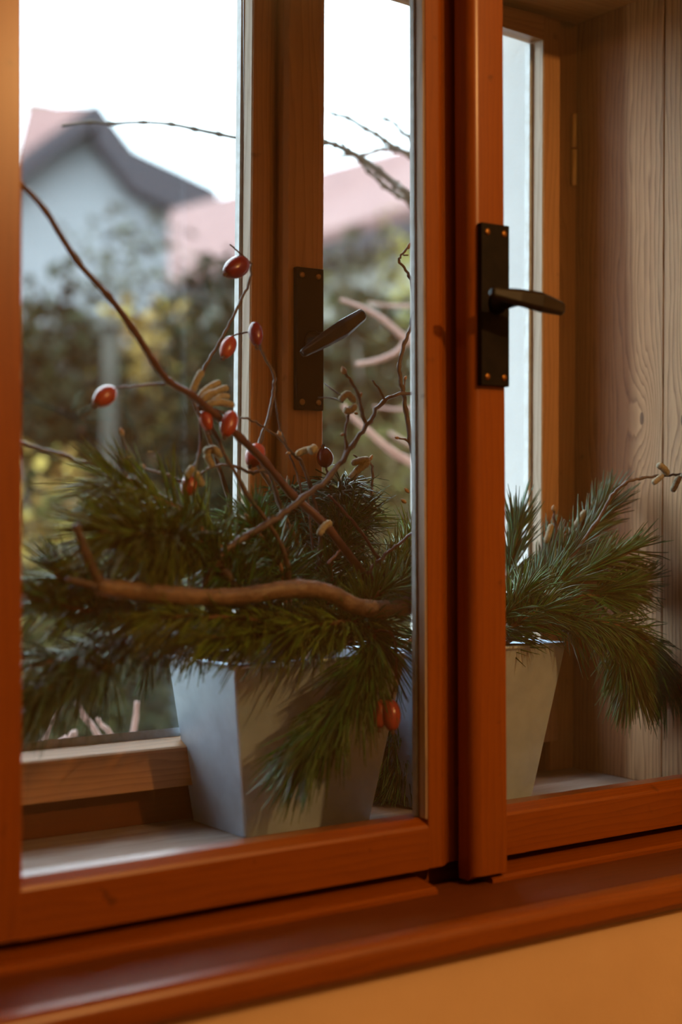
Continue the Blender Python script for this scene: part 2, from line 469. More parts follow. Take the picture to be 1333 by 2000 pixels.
# ------------------------------------------------------------------ handles
def handle(parent, x0, x1, z0, z1, yf, A, B, ybar, neckx, neckz, slot):
    """plate between x0..x1, z0..z1 with its face at yf; lever from A=(x,z) to B=(x,z) at depth ybar"""
    pl = box('handle_plate', x0, x1, yf, yf + 0.0060, z0, z1, M['iron'], parent, bev=0.0009, seg=2)
    tag(pl, 'black iron handle plate')
    for sx in (0.2, 0.8):
        for sz in (0.055, 0.945):
            cx = x0 + (x1 - x0) * sx; cz = z0 + (z1 - z0) * sz
            V, Fc = lathe_along(Vector((cx, yf + 0.0005, cz)), Vector((0, -1, 0)), [(0, 0.0031), (0.0009, 0.0029), (0.0015, 0.0018), (0.0016, 0.0)], 12)
            tag(from_py('screw', V, Fc, M['brass'], pl, True), 'small brass screw')
    V, Fc = [], []
    nc = Vector((neckx, yf + 0.001, neckz))
    tip = Vector((neckx + 0.000, ybar, neckz))
    prof = [(0, 0.0095), (0.004, 0.0088), (0.010, 0.0062), ((nc - tip).length * 0.7, 0.0052), ((nc - tip).length + 0.001, 0.0060)]
    V, Fc = lathe_along(nc, tip - nc, prof, 14)
    tag(from_py('neck', V, Fc, M['iron'], pl, True), 'turned black neck of the handle')
    # faceted lever: hexagonal sections lofted along its length
    a = Vector((A[0], ybar, A[1])); b = Vector((B[0], ybar, B[1]))
    d = (b - a); Ln = d.length; d.normalize()
    up = Vector((-d.z, 0, d.x)); out = Vector((0, -1, 0))
    secs = [(0.0, 0.0030, 0.0022, 0.004), (0.02, 0.0042, 0.0032, 0.003), (0.34, 0.0072, 0.0052, 0.0), (0.62, 0.0085, 0.0062, -0.002), (0.97, 0.0060, 0.0050, 0.001), (1.0, 0.0046, 0.0036, 0.001)]
    bm = bmesh.new(); rings = []
    for (s, hh, dd, of_) in secs:
        c = a + d * (s * Ln) + out * (of_ * -1.0)
        pts = [(hh, 0.35 * dd), (0.55 * hh, dd), (-0.55 * hh, dd), (-hh, 0.35 * dd), (-0.6 * hh, -dd), (0.6 * hh, -dd)]
        rings.append([bm.verts.new(c + up * p + out * q) for p, q in pts])
    for r0, r1 in zip(rings, rings[1:]):
        for k in range(6): bm.faces.new((r0[k], r0[(k + 1) % 6], r1[(k + 1) % 6], r1[k]))
    bm.faces.new(rings[0]); bm.faces.new(rings[-1])
    bmesh.ops.bevel(bm, geom=bm.edges[:], offset=0.0006, segments=1, affect='EDGES')
    tag(from_bm('lever', bm, M['lever'], pl), 'faceted black lever of the handle')

# ------------------------------------------------------------------ inner casements
ZI0 = H - 0.289; ZI1 = H + 0.545
GY = 0.952                                    # inner glass
w1 = S(empty('window_1', (0.56, 0.95, ZI0)), 'left inner casement with orange lacquered frame around the pots')
prism('stile', [(0.345, 0.943), (0.3990, 0.943), (0.3990, 0.968), (0.345, 0.968)], 'z', ZI0, ZI1, M['lac_z'], w1, bev=0.0015)
prism('stile', [(0.7467, 0.943), (0.7605, 0.943), (0.7635, 0.9438), (0.7725, 0.9505), (0.7725, 0.960), (0.7467, 0.960)], 'z', ZI0, ZI1, M['lac_z'], w1, bev=0.0008, lean=LEAN_IN * 0.8)
rp = [(0.943, ZI0), (0.943, H - 0.2560), (0.9445, H - 0.2535), (0.953, H - 0.2487), (0.968, H - 0.2487), (0.968, ZI0)]
prism('rail', rp, 'x', 0.3975, 0.7485, M['lac_x'], w1)
prism('rail', [(0.943, ZI1), (0.943, H + 0.505), (0.968, H + 0.505), (0.968, ZI1)], 'x', 0.3975, 0.745, M['lac_x'], w1)
box('pane', 0.396, 0.7490, GY + 0.0010, GY + 0.0040, H - 0.252, H + 0.508, M['glass'], w1)
prism('glazing_bead', [(0.7455, 0.9450), (0.7468, 0.9440), (0.7468, 0.9528), (0.7455, 0.9528)], 'z', H - 0.2487, H + 0.506, M['raw'], w1, lean=LEAN_IN * 0.8)
prism('putty', [(0.7447, 0.9562), (0.7480, 0.9562), (0.7480, 0.9618), (0.7452, 0.9618)], 'z', H - 0.2487, H + 0.506, M['putty'], w1, lean=LEAN_IN * 0.8)

w2 = S(empty('window_2', (0.95, 0.95, ZI0)), 'right inner casement carrying the meeting strip and black handle')
# meeting strip with a rounded left side
sp_ = [(0.8140, 0.9430), (0.8140, 0.9245), (0.8125, 0.9230)]
for k in range(0, 11):
    a = math.radians(90 + k * 9)
    sp_.append((0.7870 + 0.0090 * math.cos(a), 0.9320 - 0.0090 * math.sin(a)))
sp_ += [(0.778, 0.9430)]
bm = bmesh.new()
Zb = H - 0.3005
v0 = [bm.verts.new((p[0], p[1], Zb + (0.004 if p[1] < 0.93 else 0.0))) for p in sp_]
v1 = [bm.verts.new((p[0], p[1], ZI1)) for p in sp_]
n = len(sp_)
bm.faces.new(v0); bm.faces.new(v1)
for i in range(n): bm.faces.new((v0[i], v0[(i + 1) % n], v1[(i + 1) % n], v1[i]))
bmesh.ops.triangulate(bm, faces=[f for f in bm.faces if len(f.verts) > 4])
shear(bm, LEAN_IN)
ms = from_bm('meeting_strip', bm, M['lac_z'], w2)
for p in ms.data.polygons:
    p.use_smooth = abs(p.normal.z) < 0.5
ms.data.set_sharp_from_angle(angle=math.radians(28))
box('stile', 0.7732, 0.8130, 0.9515, 0.968, ZI0, ZI1, M['lac_z'], w2, bev=0.0005, lean=LEAN_IN)
box('stile', 1.0780, 1.1080, 0.9432, 0.968, ZI0, ZI1, M['lac_z'], w2, bev=0.001)
prism('rail', rp, 'x', 0.8110, 1.0800, M['lac_x'], w2)
prism('rail', [(0.943, ZI1), (0.943, H + 0.505), (0.968, H + 0.505), (0.968, ZI1)], 'x', 0.809, 1.08, M['lac_x'], w2)
box('pane', 0.8090, 1.0800, GY + 0.0010, GY + 0.0040, H - 0.252, H + 0.508, M['glass'], w2)
pa = PY(942, 437, 0.9170); pb = PY(996, 755, 0.9170)
la = PY(964, 569, 0.884); lb = PY(1101, 604, 0.884)
handle(w2, pa.x, pb.x, H + 0.1025, H + 0.2345, 0.9170, (la.x, la.z), (lb.x, lb.z), 0.884, 0.7985, H + 0.1700, False)

# ------------------------------------------------------------------ outer casements
ZO0 = H - 0.2385; ZO1 = H + 0.513
GO = 1.150
w3 = S(empty('window_3', (0.53, 1.15, ZO0)), 'left outer casement of aged wood facing the garden')
bar = [(0.6975, 1.137), (0.7130, 1.137), (0.7165, 1.1378), (0.7222, 1.1405), (0.7222, 1.161), (0.6975, 1.161)]
prism('stile', bar, 'z', ZO0, ZO1, M['out_z'], w3, bev=0.0006, lean=LEAN_OUT)
box('stile', 0.3680, 0.4150, 1.137, 1.161, ZO0, ZO1, M['out_z'], w3, bev=0.001)
orp = [(1.137, ZO0), (1.137, H - 0.2050), (1.1385, H - 0.2035), (1.1500, H - 0.1975), (1.161, H - 0.1975), (1.161, ZO0)]
prism('rail', orp, 'x', 0.414, 0.6985, M['out_x'], w3)
prism('rail', [(1.137, ZO1), (1.137, H + 0.496), (1.161, H + 0.496), (1.161, ZO1)], 'x', 0.414, 0.6995, M['out_x'], w3)
box('pane', 0.412, 0.700, GO + 0.001, GO + 0.004, H - 0.199, H + 0.500, M['glass'], w3)
prism('glazing_bead', [(0.6964, 1.1385), (0.6976, 1.1375), (0.6976, 1.1508), (0.6964, 1.1508)], 'z', H - 0.1975, H + 0.498, M['raw'], w3, lean=LEAN_OUT)
prism('putty', [(0.6945, 1.1545), (0.6985, 1.1545), (0.6985, 1.1640), (0.6957, 1.1640)], 'z', H - 0.197, H + 0.498, M['putty'], w3, lean=LEAN_OUT)
prism('putty', [(1.1545, H - 0.1985), (1.1545, H - 0.190), (1.1630, H - 0.1965), (1.1630, H - 0.1985)], 'x', 0.414, 0.6985, M['putty'], w3)

w4 = S(empty('window_4', (0.92, 1.15, ZO0)), 'right outer casement with its own strip, black handle and brass hinge')
sp4 = [(0.7262, 1.137), (0.7262, 1.1290), (0.7300, 1.1250), (0.7675, 1.1250), (0.7692, 1.1267), (0.7692, 1.137)]
prism('meeting_strip', sp4, 'z', ZO0 - 0.008, ZO1, M['out_z'], w4, bev=0.0006, lean=LEAN_OUT * 0.55)
box('stile', 0.7292, 0.7685, 1.1372, 1.161, ZO0, ZO1, M['out_z'], w4, bev=0.0006, lean=LEAN_OUT * 0.5)
box('rebate', 0.7224, 0.7290, 1.1450, 1.1600, ZO0, ZO1, M['out_z'], w4, lean=LEAN_OUT * 0.8)
box('stile', 1.0525, 1.0755, 1.137, 1.161, ZO0, ZO1, M['out_z'], w4, bev=0.0015, lean=LEAN_OUT * 0.5)
prism('rail', orp, 'x', 0.7665, 1.0535, M['out_x'], w4)
prism('rail', [(1.137, ZO1), (1.137, H + 0.4900), (1.152, H + 0.4930), (1.161, H + 0.4930), (1.161, ZO1)], 'x', 0.7675, 1.0545, M['out_x'], w4, tilt=-0.05)
box('pane', 0.766, 1.055, GO + 0.001, GO + 0.004, H - 0.199, H + 0.500, M['glass'], w4)
prism('glazing_bead', [(1.0513, 1.1385), (1.0526, 1.1375), (1.0526, 1.1508), (1.0513, 1.1508)], 'z', H - 0.1975, H + 0.489, M['raw'], w4, lean=LEAN_OUT * 0.5)
prism('putty', [(1.0480, 1.1545), (1.0540, 1.1545), (1.0540, 1.1640), (1.0500, 1.1640)], 'z', H - 0.197, H + 0.489, M['putty'], w4, lean=LEAN_OUT * 0.5)
prism('putty', [(1.1545, H - 0.1985), (1.1545, H - 0.190), (1.1630, H - 0.1965), (1.1630, H - 0.1985)], 'x', 0.7680, 1.0535, M['putty'], w4)
pa = PY(580, 520, 1.1190); pb = PY(633, 800, 1.1190)
la = PY(594, 690, 1.086); lb = PY(711, 613, 1.086)
nk = PY(625, 668, 1.1190)
handle(w4, pa.x, pb.x, PY(605, 801, 1.1190).z, PY(605, 523, 1.1190).z, 1.1190, (la.x, la.z), (lb.x, lb.z), 1.086, (pa.x + pb.x) / 2 + 0.002, (la.z * 0.58 + lb.z * 0.42), True)
# brass hinge at the frame corner: two knuckles
for (y0, y1) in ((222, 287), (292, 362)):
    c0 = PY(1122, y1, 1.1440); c1 = PY(1123, y0, 1.1440)
    V, Fc = lathe_along(c0, c1 - c0, [(0, 0.0018), (0.0006, 0.0026), ((c1 - c0).length - 0.0006, 0.0026), ((c1 - c0).length, 0.0018)], 12)
    tag(from_py('hinge', V, Fc, M['brassy'], w4, True), 'bright brass hinge knuckle')

# ------------------------------------------------------------------ zinc pots
def pot(label, bx, by, bw, bd, tx, ty, tw, td, zt, rot=0.0):
    """bottom rectangle centred (bx,by), top rectangle centred (tx,ty)"""
    e = empty('zinc_pot', (bx, by, ZN))
    tag(e, label, 'pot', 'zinc pots between the windows')
    def rect(cx, cy, w_, d_, z):
        return [Vector((cx + sx * w_ / 2, cy + sy * d_ / 2, z)) for sx, sy in ((-1, -1), (1, -1), (1, 1), (-1, 1))]
    bm = bmesh.new()
    th = 0.0012
    lo = [bm.verts.new(p) for p in rect(bx, by, bw, bd, ZN + 0.0005)]
    hi = [bm.verts.new(p) for p in rect(tx, ty, tw, td, zt)]
    hi2 = [bm.verts.new(p) for p in rect(tx, ty, tw - 2 * th, td - 2 * th, zt)]
    lo2 = [bm.verts.new(p) for p in rect(bx, by, bw - 2 * th, bd - 2 * th, ZN + 0.003)]
    for k in range(4):
        j = (k + 1) % 4
        bm.faces.new((lo[k], lo[j], hi[j], hi[k]))
        bm.faces.new((hi[k], hi[j], hi2[j], hi2[k]))
        bm.faces.new((hi2[k], hi2[j], lo2[j], lo2[k]))
    bm.faces.new(lo); bm.faces.new(lo2)
    ed = [e_ for e_ in bm.edges if (e_.verts[0] in lo and e_.verts[1] in hi) or (e_.verts[1] in lo and e_.verts[0] in hi)]
    bmesh.ops.bevel(bm, geom=ed, offset=0.0022, segments=3, affect='EDGES', profile=0.5)
    from_bm('body', bm, M['zinc'], e)
    # rolled rim
    c = rect(tx, ty, tw, td, zt)
    pts = []
    for k in range(4):
        a, b = c[k], c[(k + 1) % 4]
        d = (b - a).normalized()
        pts += [a + d * 0.004, b - d * 0.004]
    pts.append(pts[0].copy())
    V, Fc = tube_data(pts, [0.0021] * len(pts), 8)
    from_py('rim', V, Fc, M['zinc'], e, True)
    f = 0.80
    so = [(1 - f) * p + f * q for p, q in zip(rect(bx, by, bw - 0.004, bd - 0.004, ZN), rect(tx, ty, tw - 0.004, td - 0.004, zt))]
    bm = bmesh.new(); bm.faces.new([bm.verts.new(p) for p in so])
    bmesh.ops.subdivide_edges(bm, edges=bm.edges[:], cuts=7, use_grid_fill=True)
    for v in bm.verts:
        if not v.is_boundary: v.co.z += U(-0.004, 0.004)
    from_bm('soil', bm, M['soil'], e)
    return e
def PZ(x, y, z):
    d = ray(x, y); t = (z - H) / d.z
    return d * t + Vector((0, 0, H))
fl = PZ(478, 1638, ZN); bl = PZ(336, 1606, ZN)
bd = 0.088
pw = 0.130
ZP = H - 0.1255
# left pot: near bottom corner from the picture
p1b = (fl.x + pw / 2, fl.y + bd / 2)
pot('zinc pot standing left of the meeting strip under rosehips and pine', p1b[0], p1b[1], pw, bd, p1b[0] - 0.001, p1b[1] - 0.0105, pw + 0.046, bd + 0.026, ZP)
p2b = (PZ(1046, 1556, ZN).x - pw / 2 - 0.002, p1b[1] - 0.002)
pot('zinc pot half hidden behind the meeting strip beside the plank wall', p2b[0], p2b[1], pw, bd, p2b[0] + 0.002, p2b[1] - 0.0105, pw + 0.040, bd + 0.026, ZP)

# ------------------------------------------------------------------ plants in the pots
YMIN, YMAX = 0.9655, 1.131
def px(path): return [PY(x, y, Y) for (x, y, Y) in path]
def stem_mesh(paths, mat, name, parent, knob=0.0, sides=7):
    """paths: list of (list of (x,y,Y), r0, r1)"""
    V, Fc = [], []
    for path, r0, r1 in paths:
        p = spline(px(path), 6)
        n = len(p)
        rad = []
        for i in range(n):
            r = r0 + (r1 - r0) * i / (n - 1)
            if knob and i % 6 == 0 and 0 < i < n - 1: r *= 1 + knob
            rad.append(r)
        if r0 < 0.004:
            p = [q + Vector((U(-1, 1), 0, U(-1, 1))) * r0 * 0.35 for q in p]
        tube_data(p, rad, sides, V, Fc, wob=0.12)
    return from_py(name, V, Fc, mat, parent, True)

def needles(paths, parent, mat, n, length, spread=(60, 22), start=0.25, droop=0.012, ylim=(YMIN, YMAX), width=0.00092, curl=0.25, bias=None, end=1.0):
    V, Fc = [], []
    for path in paths:
        p = spline(px(path), 8)
        cum = [0.0]
        for a, b in zip(p, p[1:]): cum.append(cum[-1] + (b - a).length)
        for _ in range(int(n * 0.5)):
            s = start + (end - start) * R() ** 0.85
            s = min(s, 0.999) * cum[-1]
            i = 0
            while i < len(cum) - 2 and cum[i + 1] < s: i += 1
            k = (s - cum[i]) / max(cum[i + 1] - cum[i], 1e-6)
            q = p[i].lerp(p[i + 1], k)
            t = (p[min(i + 2, len(p) - 1)] - p[max(i - 1, 0)]).normalized()
            f = (s / cum[-1] - start) / (1 - start)
            ang = math.radians(spread[0] + (spread[1] - spread[0]) * f + U(-12, 12))
            a = t.cross(Vector((0.2, 0.4, 0.9))).normalized(); b = t.cross(a)
            az = U(0, 2 * math.pi)
            side = a * math.cos(az) + b * math.sin(az)
            for pair in range(2):
                sd = (side + Vector((U(-.22, .22), U(-.22, .22), U(-.22, .22)))).normalized()
                d = (t * math.cos(ang) + sd * math.sin(ang)).normalized()
                if bias: d = (d + Vector(bias) * U(0.3, 1.0)).normalized()
                L = length * U(0.72, 1.1)
                bend = (t - d * t.dot(d)) * curl * U(-0.3, 1.0)
                pts = []
                for m in range(4):
                    g = m / 3
                    c = q + d * (L * g) + bend * (L * g * g * 0.5) + Vector((0, 0, -droop * g * g * U(0.6, 1.3)))
                    c.y = min(max(c.y, ylim[0]), ylim[1])
                    c.x = min(max(c.x, XL + 0.004), XR - 0.004)
                    c.z = max(c.z, ZN + 0.003)
                    pts.append(c)
                u = d.cross(Vector((U(-1, 1), U(-1, 1), U(-1, 1))))
                if u.length < 1e-4: u = Vector((1, 0, 0))
                u.normalize(); v = d.cross(u)
                b0 = len(V)
                for m, c in enumerate(pts):
                    r = width * (1.0, 1.0, 0.85, 0.25)[m]
                    for kk in range(3):
                        an = kk * 2.0944
                        V.append(c + u * (r * math.cos(an)) + v * (r * math.sin(an)))
                for m in range(3):
                    for kk in range(3):
                        k2 = (kk + 1) % 3
                        Fc.append((b0 + m * 3 + kk, b0 + m * 3 + k2, b0 + m * 3 + 3 + k2, b0 + m * 3 + 3 + kk))
    o = from_py('needles', V, Fc, mat, parent, True)
    tag(o, kind='stuff')
    return o

def pine(label, stems, npaths, mat, n, length, r=(0.0032, 0.0014), **kw):
    base = PY(*stems[0][0])
    e = empty('pine_branch', base)
    tag(e, label, 'pine branch', 'pine branches in the zinc pots')
    stem_mesh([(s, r[0] if i == 0 else r[0] * 0.7, r[1]) for i, s in enumerate(stems)], M['pinebark'], 'stem', e, knob=0.35)
    needles(npaths if npaths else stems, e, mat, n, length, **kw)
    # resinous bud at each tip
    for s in stems:
        p = px(s)
        d = (p[-1] - p[-2]).normalized()
        V, Fc = lathe_along(p[-1] - d * 0.002, d, [(0, 0.0014), (0.003, 0.0024), (0.008, 0.0019), (0.012, 0.0003)], 8)
        from_py('bud', V, Fc, M['bud'], e, True)
    return e

C1 = (560, 1345, 1.090)     # middle of the left pot, inside
C2 = (915, 1345, 1.090)
# --- left pot
pine('pine branch sweeping up to the far left of the pot with rusty bud',
     [[C1, (510, 1190, 1.07), (430, 1070, 1.045), (330, 985, 1.03), (215, 945, 1.02)], [(430, 1075, 1.045), (330, 1045, 1.01), (215, 1040, 0.995)], [(450, 1090, 1.05), (370, 1075, 1.03), (290, 1095, 1.02)]],
     None, M['needle_y'], 330, 0.060, spread=(60, 32), start=0.36, droop=0.004)
pine('pine branch reaching left below the bent stick over bare stems',
     [[C1, (420, 1240, 1.05), (290, 1225, 1.03), (180, 1195, 1.01), (62, 1168, 1.0)], [(290, 1225, 1.03), (190, 1160, 1.02), (125, 1130, 1.02)]],
     None, M['needle'], 300, 0.046, spread=(66, 35), start=0.36, droop=0.006)
pine('blue-green pine branch drooping at the lower left beside the pot',
     [[C1, (430, 1235, 1.05), (300, 1232, 1.03), (190, 1270, 1.02), (60, 1300, 1.02)], [(300, 1232, 1.03), (215, 1300, 1.02), (130, 1325, 1.02), (62, 1365, 1.02)]],
     None, M['needle_b'], 300, 0.042, spread=(60, 38), start=0.40, droop=0.010, bias=(0, 0, -0.2))
pine('short pine tuft hanging over the left rim of the pot',
     [[C1, (430, 1240, 1.04), (330, 1235, 1.02), (292, 1275, 1.015)]],
     None, M['needle'], 85, 0.034, spread=(60, 40), start=0.70, droop=0.012)
pine('bluish pine tuft upright below the black outer handle',
     [[C1, (600, 1180, 1.10), (590, 1060, 1.105), (566, 950, 1.105)], [(600, 1120, 1.10), (655, 1030, 1.105), (668, 945, 1.110)]],
     None, M['needle_b'], 330, 0.047, spread=(110, 70), start=0.50, droop=0.016)
pine('dense green pine branch filling the middle of the left pot',
     [[C1, (560, 1190, 1.06), (545, 1100, 1.05), (490, 1020, 1.05)], [C1, (640, 1180, 1.07), (650, 1090, 1.08), (690, 1010, 1.09)], [C1, (500, 1200, 1.04), (450, 1130, 1.03), (400, 1090, 1.03)]],
     None, M['needle'], 380, 0.050, spread=(70, 42), start=0.40, droop=0.008)
pine('olive pine branch laid along the front rim of the left pot',
     [[C1, (640, 1225, 1.05), (540, 1215, 1.015), (420, 1205, 1.0), (300, 1205, 0.985)], [C1, (650, 1230, 1.05), (600, 1235, 1.01), (480, 1245, 1.0), (400, 1245, 0.99)], [C1, (700, 1225, 1.04), (660, 1215, 1.005), (580, 1225, 0.995)]],
     None, M['needle_y'], 330, 0.047, spread=(48, 28), start=0.30, droop=0.008, ylim=(YMIN, 1.06))
pine('large dark pine branch hanging down the front of the left pot',
     [[C1, (640, 1245, 1.055), (725, 1228, 1.015), (722, 1285, 1.0), (675, 1365, 0.992), (605, 1450, 0.99)]],
     None, M['needle'], 760, 0.056, spread=(46, 24), start=0.40, droop=0.014, ylim=(YMIN, 1.018))
pine('yellow-green pine branch leaning right against the inner stile',
     [[C1, (680, 1190, 1.07), (755, 1120, 1.08), (820, 1050, 1.085)], [(700, 1170, 1.07), (780, 1110, 1.06), (850, 1080, 1.06)], [C1, (700, 1200, 1.03), (740, 1160, 1.02), (790, 1140, 1.02)]],
     None, M['needle_y'], 280, 0.044, spread=(75, 48), start=0.45, droop=0.004)
# --- right pot
pine('added pine sprig blocking light behind the dangling hips between both pots',
     [[C2, (850, 1235, 1.09), (795, 1262, 1.10), (768, 1360, 1.105), (762, 1480, 1.108)], [(795, 1262, 1.10), (800, 1380, 1.10), (790, 1500, 1.10)]],
     None, M['needle'], 420, 0.046, spread=(62, 40), start=0.42, droop=0.012, ylim=(1.06, 1.131))  # extra sprig, added to keep sky light out of the gap
pine('pine branch rising to the right in front of the plank wall',
     [[C2, (985, 1220, 1.07), (1070, 1130, 1.06), (1140, 1050, 1.06), (1185, 985, 1.06)]],
     None, M['needle_b'], 420, 0.048, spread=(48, 24), start=0.36, droop=0.002)
pine('pine branch spreading right at mid height across the plank joint',
     [[C2, (1000, 1215, 1.06), (1090, 1150, 1.04), (1170, 1105, 1.03), (1235, 1075, 1.025)], [(1090, 1170, 1.05), (1170, 1160, 1.03), (1240, 1140, 1.03)]],
     None, M['needle'], 330, 0.046, spread=(50, 24), start=0.34, droop=0.004)
pine('pine branch arching over the right rim and drooping by the planks',
     [[C2, (1000, 1240, 1.05), (1090, 1215, 1.02), (1180, 1215, 1.01), (1255, 1250, 1.01), (1300, 1330, 1.01)], [(1180, 1215, 1.01), (1225, 1270, 1.02), (1235, 1320, 1.02)]],
     None, M['needle'], 430, 0.046, spread=(58, 30), start=0.42, droop=0.016)
pine('pine sprig standing upright behind the meeting strip near the bright pane',
     [[C2, (950, 1230, 1.09), (995, 1120, 1.10), (1012, 1020, 1.105)], [C2, (990, 1230, 1.08), (1050, 1140, 1.085), (1075, 1075, 1.09)]],
     None, M['needle_b'], 260, 0.046, spread=(46, 18), start=0.42, droop=0.0)
pine('dark pine sprig low over the rim of the right pot',
     [[C2, (985, 1245, 1.05), (1040, 1200, 1.03), (1100, 1190, 1.02)], [C2, (960, 1240, 1.06), (1000, 1190, 1.04), (1030, 1150, 1.04)]],
     None, M['needle'], 260, 0.044, spread=(60, 35), start=0.40, droop=0.006)
pine('pine sprig with stiff needles hanging below the drooping branch',
     [[C2, (1010, 1240, 1.06), (1110, 1225, 1.05), (1185, 1250, 1.05), (1225, 1300, 1.05)]],
     None, M['needle_b'], 80, 0.040, spread=(60, 35), start=0.76, droop=0.016)

# --- rose hip twigs
def hip(parent, x, y, Y, dx, dy, length, wid, mat, nm='rose_hip'):
    """centre at a picture point; (dx,dy) picture direction of the calyx end; sizes in picture pixels"""
    c = PY(x, y, Y)
    e = PY(x + dx, y + dy, Y - 0.004)
    d = (e - c).normalized()
    k = (c - camo.location).length / F
    L = length * k * 1.1; r = wid * k / 2 * 1.1
    prof = []
    for i in range(13):
        s = i / 12
        rr = r * math.sin(math.pi * (0.06 + 0.88 * s) ** 0.92) ** 0.52 * (1.0 - 0.10 * s)
        prof.append((-L / 2 + L * s, max(rr, 0.0006)))
    V, Fc = lathe_along(c, d, prof, 16)
    h = from_py(nm, V, Fc, mat, parent, True)
    V, Fc = lathe_along(c + d * (L / 2 - 0.0005), d, [(0, 0.0016), (0.0015, 0.0013), (0.0035, 0.0019), (0.0045, 0.0006)], 8)
    for q in range(3):
        a = q * 2.1
        sd = (d + Vector((math.cos(a), 0.3 * math.sin(a), math.sin(a))) * 0.6).normalized()
        tube_data([c + d * (L / 2), c + d * (L / 2) + sd * 0.0045], [0.0006, 0.0002], 4, V, Fc)
    from_py('calyx', V, Fc, M['calyx'], h, True)

def twig(name, label, cat, paths, mat, group=None, knob=0.3, buds=()):
    e = empty(name, PY(*paths[0][0][0]))
    tag(e, label, cat, group)
    stem_mesh(paths, mat, 'stem', e, knob=knob)
    for (x, y, Y, dx, dy, L, wd) in buds:
        c = PY(x, y, Y); d = (PY(x + dx, y + dy, Y) - c).normalized()
        k = (c - camo.location).length / F
        L *= k; wd *= k / 2
        V, Fc = lathe_along(c, d, [(0, wd * 0.6), (L * 0.35, wd), (L * 0.7, wd * 0.8), (L, wd * 0.15)], 8)
        from_py('bud', V, Fc, M['bud'], e, True)
    return e

r1 = twig('rose_twig', 'long arching reddish rose stem with hips crossing the left pane', 'rose twig', [
    ([C1, (740, 1175, 1.05), (715, 1130, 1.04), (640, 1030, 1.04), (570, 965, 1.045), (520, 905, 1.045), (470, 855, 1.04), (420, 810, 1.035), (375, 772, 1.03),
      (330, 745, 1.025), (300, 705, 1.02), (258, 640, 1.015), (212, 578, 1.01), (150, 508, 1.01), (88, 410, 1.01), (40, 358, 1.01), (10, 330, 1.01)], 0.0042, 0.0019),
    ([(372, 771, 1.03), (340, 752, 1.03), (300, 750, 1.03), (278, 753, 1.03), (228, 757, 1.03)], 0.0011, 0.0009),
    ([(388, 790, 1.035), (392, 850, 1.04), (388, 890, 1.04), (377, 918, 1.04), (372, 935, 1.04)], 0.0011, 0.0009),
    ([(395, 795, 1.035), (400, 802, 1.035), (402, 812, 1.035)], 0.0009, 0.0008),
    ([(420, 800, 1.035), (436, 806, 1.035), (446, 812, 1.03)], 0.0009, 0.0008),
], M['rosebark'], 'rose twigs in the left pot', knob=0.22)
hip(r1, 204, 775, 1.03, -20, 17, 50, 37, M['hip'])
hip(r1, 403, 822, 1.035, 6, 20, 38, 25, M['hip'])
hip(r1, 447, 829, 1.025, -8, 25, 52, 33, M['hip'])
hip(r1, 370, 948, 1.04, -8, 20, 44, 33, M['hip'])
r2 = twig('rose_twig', 'slender rose twig rising to the single dark hip beside the outer stile', 'rose twig', [
    ([C1, (480, 1120, 1.085), (440, 950, 1.09), (385, 800, 1.09), (374, 768, 1.09), (402, 715, 1.09), (440, 648, 1.09), (466, 595, 1.09), (488, 548, 1.09), (491, 515, 1.09)], 0.0022, 0.0010),
    ([(491, 515, 1.09), (472, 497, 1.09), (449, 478, 1.09)], 0.0009, 0.0006),
    ([(430, 665, 1.09), (452, 657, 1.088), (475, 650, 1.085), (492, 649, 1.083)], 0.0008, 0.0007),
], M['bark'], 'rose twigs in the left pot', knob=0.2)
hip(r2, 461, 523, 1.088, -24, 14, 56, 40, M['hipdark'])
hip(r2, 445, 679, 1.085, -9, 20, 46, 30, M['hip'])
r3 = twig('rose_twig', 'curved rose twig with two hips passing beside the outer handle plate', 'rose twig', [
    ([C1, (590, 1120, 1.08), (545, 980, 1.075), (505, 905, 1.07), (508, 860, 1.07), (526, 812, 1.07), (535, 765, 1.07), (534, 730, 1.07), (515, 690, 1.07), (505, 668, 1.07)], 0.0024, 0.0011),
    ([(508, 862, 1.07), (500, 872, 1.065)], 0.001, 0.001),
    ([(535, 765, 1.07), (540, 790, 1.072), (546, 830, 1.075), (552, 852, 1.08)], 0.0008, 0.0006),
], M['bark'], 'rose twigs in the left pot', knob=0.2)
hip(r3, 500, 653, 1.07, 2, 22, 44, 27, M['hipdark'])
hip(r3, 498, 890, 1.06, -10, 22, 46, 37, M['hip'])
r4 = twig('rose_twig', 'low rose twig with orange-red hips dangling in the dark gap between pots', 'rose twig', [
    ([C1, (690, 1250, 1.02), (760, 1235, 0.995), (775, 1290, 0.98), (766, 1365, 0.978)], 0.0018, 0.0010),
    ([(775, 1290, 1.0), (750, 1330, 1.0), (742, 1372, 0.99)], 0.0009, 0.0008),
], M['rosebark'], 'rose twigs in the left pot', knob=0.2)
hip(r4, 764, 1397, 0.978, 3, 25, 54, 38, M['hip'])
hip(r4, 741, 1395, 0.986, 0, 25, 50, 34, M['hip'])
r5 = twig('rose_twig', 'short rose twig with one dark hip peeping behind the hazel fork', 'rose twig', [
    ([C1, (640, 1120, 1.10), (650, 1000, 1.105), (643, 940, 1.108), (638, 912, 1.11)], 0.0020, 0.0010)], M['bark'], 'rose twigs in the left pot')
hip(r5, 635, 893, 1.11, -4, -22, 36, 32, M['hipdark'])

